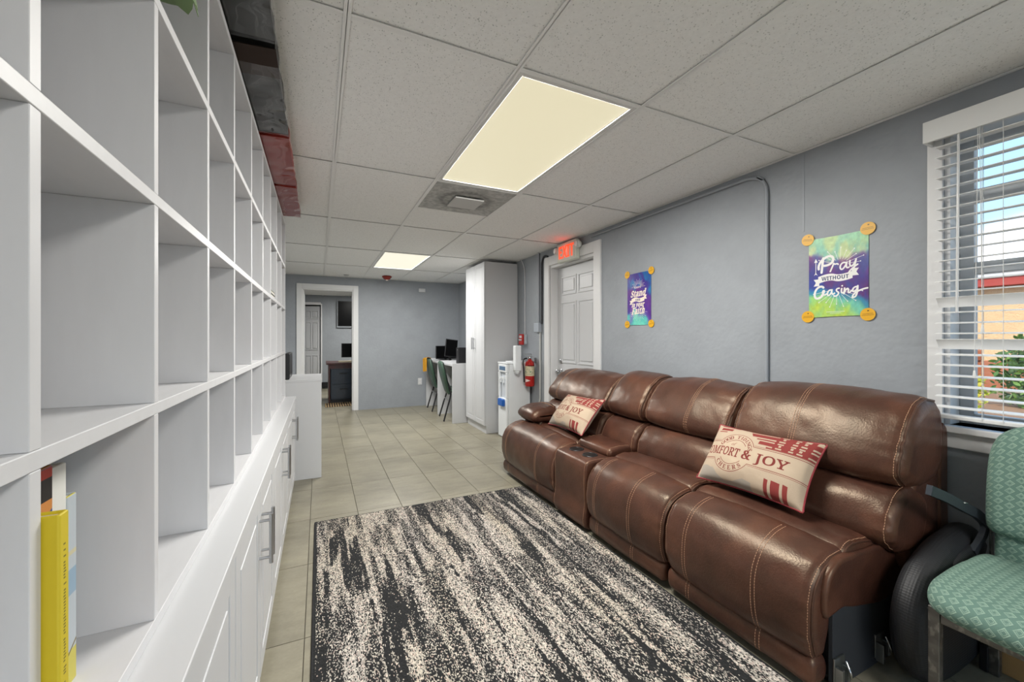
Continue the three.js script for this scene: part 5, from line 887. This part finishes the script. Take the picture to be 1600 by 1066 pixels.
  for (const [y, h, c, lab] of [[0.775, 0.2, 0xa08d6c, 'tan carton on the lowest visible shelf behind the inner door'], [1.175, 0.24, 0x3b3c3e, 'dark carton on the middle shelf behind the inner door'], [1.525, 0.18, 0x77797b, 'grey carton on the upper shelf behind the inner door']]) { const g = thing('storage_box', lab, 'box', [-0.4, y, DB + 0.95]); part(g, 'carton', B(-0.56, -0.28, y + 0.0005, y + h, DB + 0.84, DB + 1.06, 0.004), std(c, 0.8)); part(g, 'lid', B(-0.564, -0.276, y + h, y + h + 0.02, DB + 0.836, DB + 1.064, 0.003), std(c, 0.7)); }
}
// ---------------------------------------------------------------- outside the window
{
  struct('ground', B(-60, 70, -0.4, -0.16, -60, 70, 0), std(0x9a8f7c, 0.95, { map: rep(dataTex(256, 256, (u, v) => { const n = fbm(u * 16, v * 16, 4, 151, 16, 16); return [0.72 + 0.4 * (n - 0.5), 0.68 + 0.4 * (n - 0.5), 0.60 + 0.36 * (n - 0.5)]; }), 0.5) }));
  struct('roof', B(-1.6, XR + 0.45, YC + 0.31, YC + 0.5, DN - 0.5, DB + 2.4, 0), std(0x6d6a66, 0.9));
  const b = thing('neighbour_building', 'tan stucco building with red fascia across the yard', 'building', [19, 0, 6]);
  const tan = std(0xd9b88f, 0.9, { bumpMap: wallBump, bumpScale: 0.02 });
  part(b, 'wall', B(18, 24, -0.16, 2.75, -8, 7.2, 0.01), tan); part(b, 'fascia', B(17.7, 24.2, 2.75, 3.06, -8.2, 7.4, 0.01), std(0xa8423a, 0.6)); part(b, 'roof', B(17.75, 24.1, 3.06, 3.14, -8.1, 7.3, 0.01), std(0x7d7a77, 0.9));
  part(b, 'drip_edge', B(17.66, 17.71, 3.0, 3.1, -8.2, 7.4, 0.005), M.white);
  const fr = part(b, 'window', B(17.97, 18.01, 0.9, 2.1, -3.2, -1.6, 0.01), M.whiteTrim); part(fr, 'pane', B(17.955, 17.972, 1.0, 2.0, -3.1, -1.7, 0), std(0x39434c, 0.15));
  part(b, 'planter_wall', B(16.6, 17.3, -0.16, 0.62, -6, 4.6, 0.02), std(0xa86a4e, 0.85));
  const c = thing('dark_red_shed', 'small grey shed with red roof edge beside tan building', 'shed', [20, 0, 9.4]);
  part(c, 'wall', B(19, 23, -0.16, 2.3, 8.0, 12, 0.01), std(0x8d98a3, 0.85)); part(c, 'roof', B(18.7, 23.3, 2.3, 2.55, 7.8, 12.2, 0.01), std(0xa04a3c, 0.7));
  const f = thing('wooden_fence', 'reddish wooden fence with pale post across the yard', 'fence', [14.5, 0, 5]);
  for (let k = 0; k < 12; k++) part(f, 'board', B(14.5, 14.53, -0.15, 0.95 + 0.02 * hash(k, 1, 2), 4.05 + k * 0.16, 4.2 + k * 0.16, 0.004), std(0x9c5a38, 0.85));
  part(f, 'post', B(14.36, 14.46, -0.15, 1.05, 4.45, 4.57, 0.006), std(0xd9a765, 0.8)); part(f, 'rail', B(14.46, 14.5, 0.7, 0.78, 4.05, 5.95, 0.004), std(0x8a4e30, 0.85));
  const leaf = (() => { const s = new THREE.Shape(); s.moveTo(0, 0); s.quadraticCurveTo(0.5, 0.5, 0, 1.2); s.quadraticCurveTo(-0.5, 0.5, 0, 0); return clean(new THREE.ShapeGeometry(s, 3)); })();
  function bush(name, label, x, d, rx, h, n, size, cols, seed) {
    const t = thing(name, label, 'shrub', [x, -0.16, d]), r = rng(seed), per = cols.map(() => []);
    const q = new THREE.Quaternion(), e = new THREE.Euler(), m4 = new THREE.Matrix4();
    for (let i = 0; i < n; i++) { const a = r() * 6.283, u = Math.sqrt(r()), y = r(), k = u * rx * (0.55 + 0.6 * Math.sin(Math.PI * Math.min(1, y * 0.85 + 0.12))) * (0.8 + 0.4 * vnoise(a * 2, y * 5, seed)); e.set(r() * 6.28, r() * 6.28, r() * 6.28); q.setFromEuler(e); const s = size * (0.7 + 0.6 * r()); m4.compose(new THREE.Vector3(x + Math.cos(a) * k, -0.1 + y * h, -(d + Math.sin(a) * k)), q, new THREE.Vector3(s, s, s)); per[Math.floor(r() * cols.length)].push(leaf.clone().applyMatrix4(m4)); }
    per.forEach((l, i) => { const fm = part(t, 'foliage', l, phys({ color: cols[i], roughness: 0.7, transmission: 0.35, thickness: 0, side: THREE.DoubleSide })); fm.userData.kind = 'stuff'; });
    for (let k = 0; k < 5; k++) part(t, 'stem', tube([V(x, -0.16, d), V(x + (r() - 0.5) * rx * 0.6, h * 0.4, d + (r() - 0.5) * rx * 0.6), V(x + (r() - 0.5) * rx, h * 0.75, d + (r() - 0.5) * rx)], 0.02, 12, 6), std(0x6b5238, 0.9));
  }
  bush('garden_shrub', 'bushy green shrub outside the window before the tan building', 12.6, 2.80, 0.44, 1.35, 1300, 0.11, [0x4f7a2c, 0x6f9a3c, 0x3d6325], 501);
  bush('garden_shrub', 'low yellow green plant beside the wooden fence outside', 11.2, 3.30, 0.17, 0.62, 320, 0.10, [0xc9cf3c, 0xa9bb33, 0xe0d85a], 502);
  bush('garden_shrub', 'small dark green shrub between fence and big shrub outside', 13.4, 4.3, 0.3, 0.7, 420, 0.09, [0x3f6a2a, 0x5a8a36], 503);
  struct('mulch_bed', B(10.2, 15.5, -0.17, -0.13, -3, 6, 0.02), std(0x8a6a50, 0.95));
}
renderer.render(scene, camera);
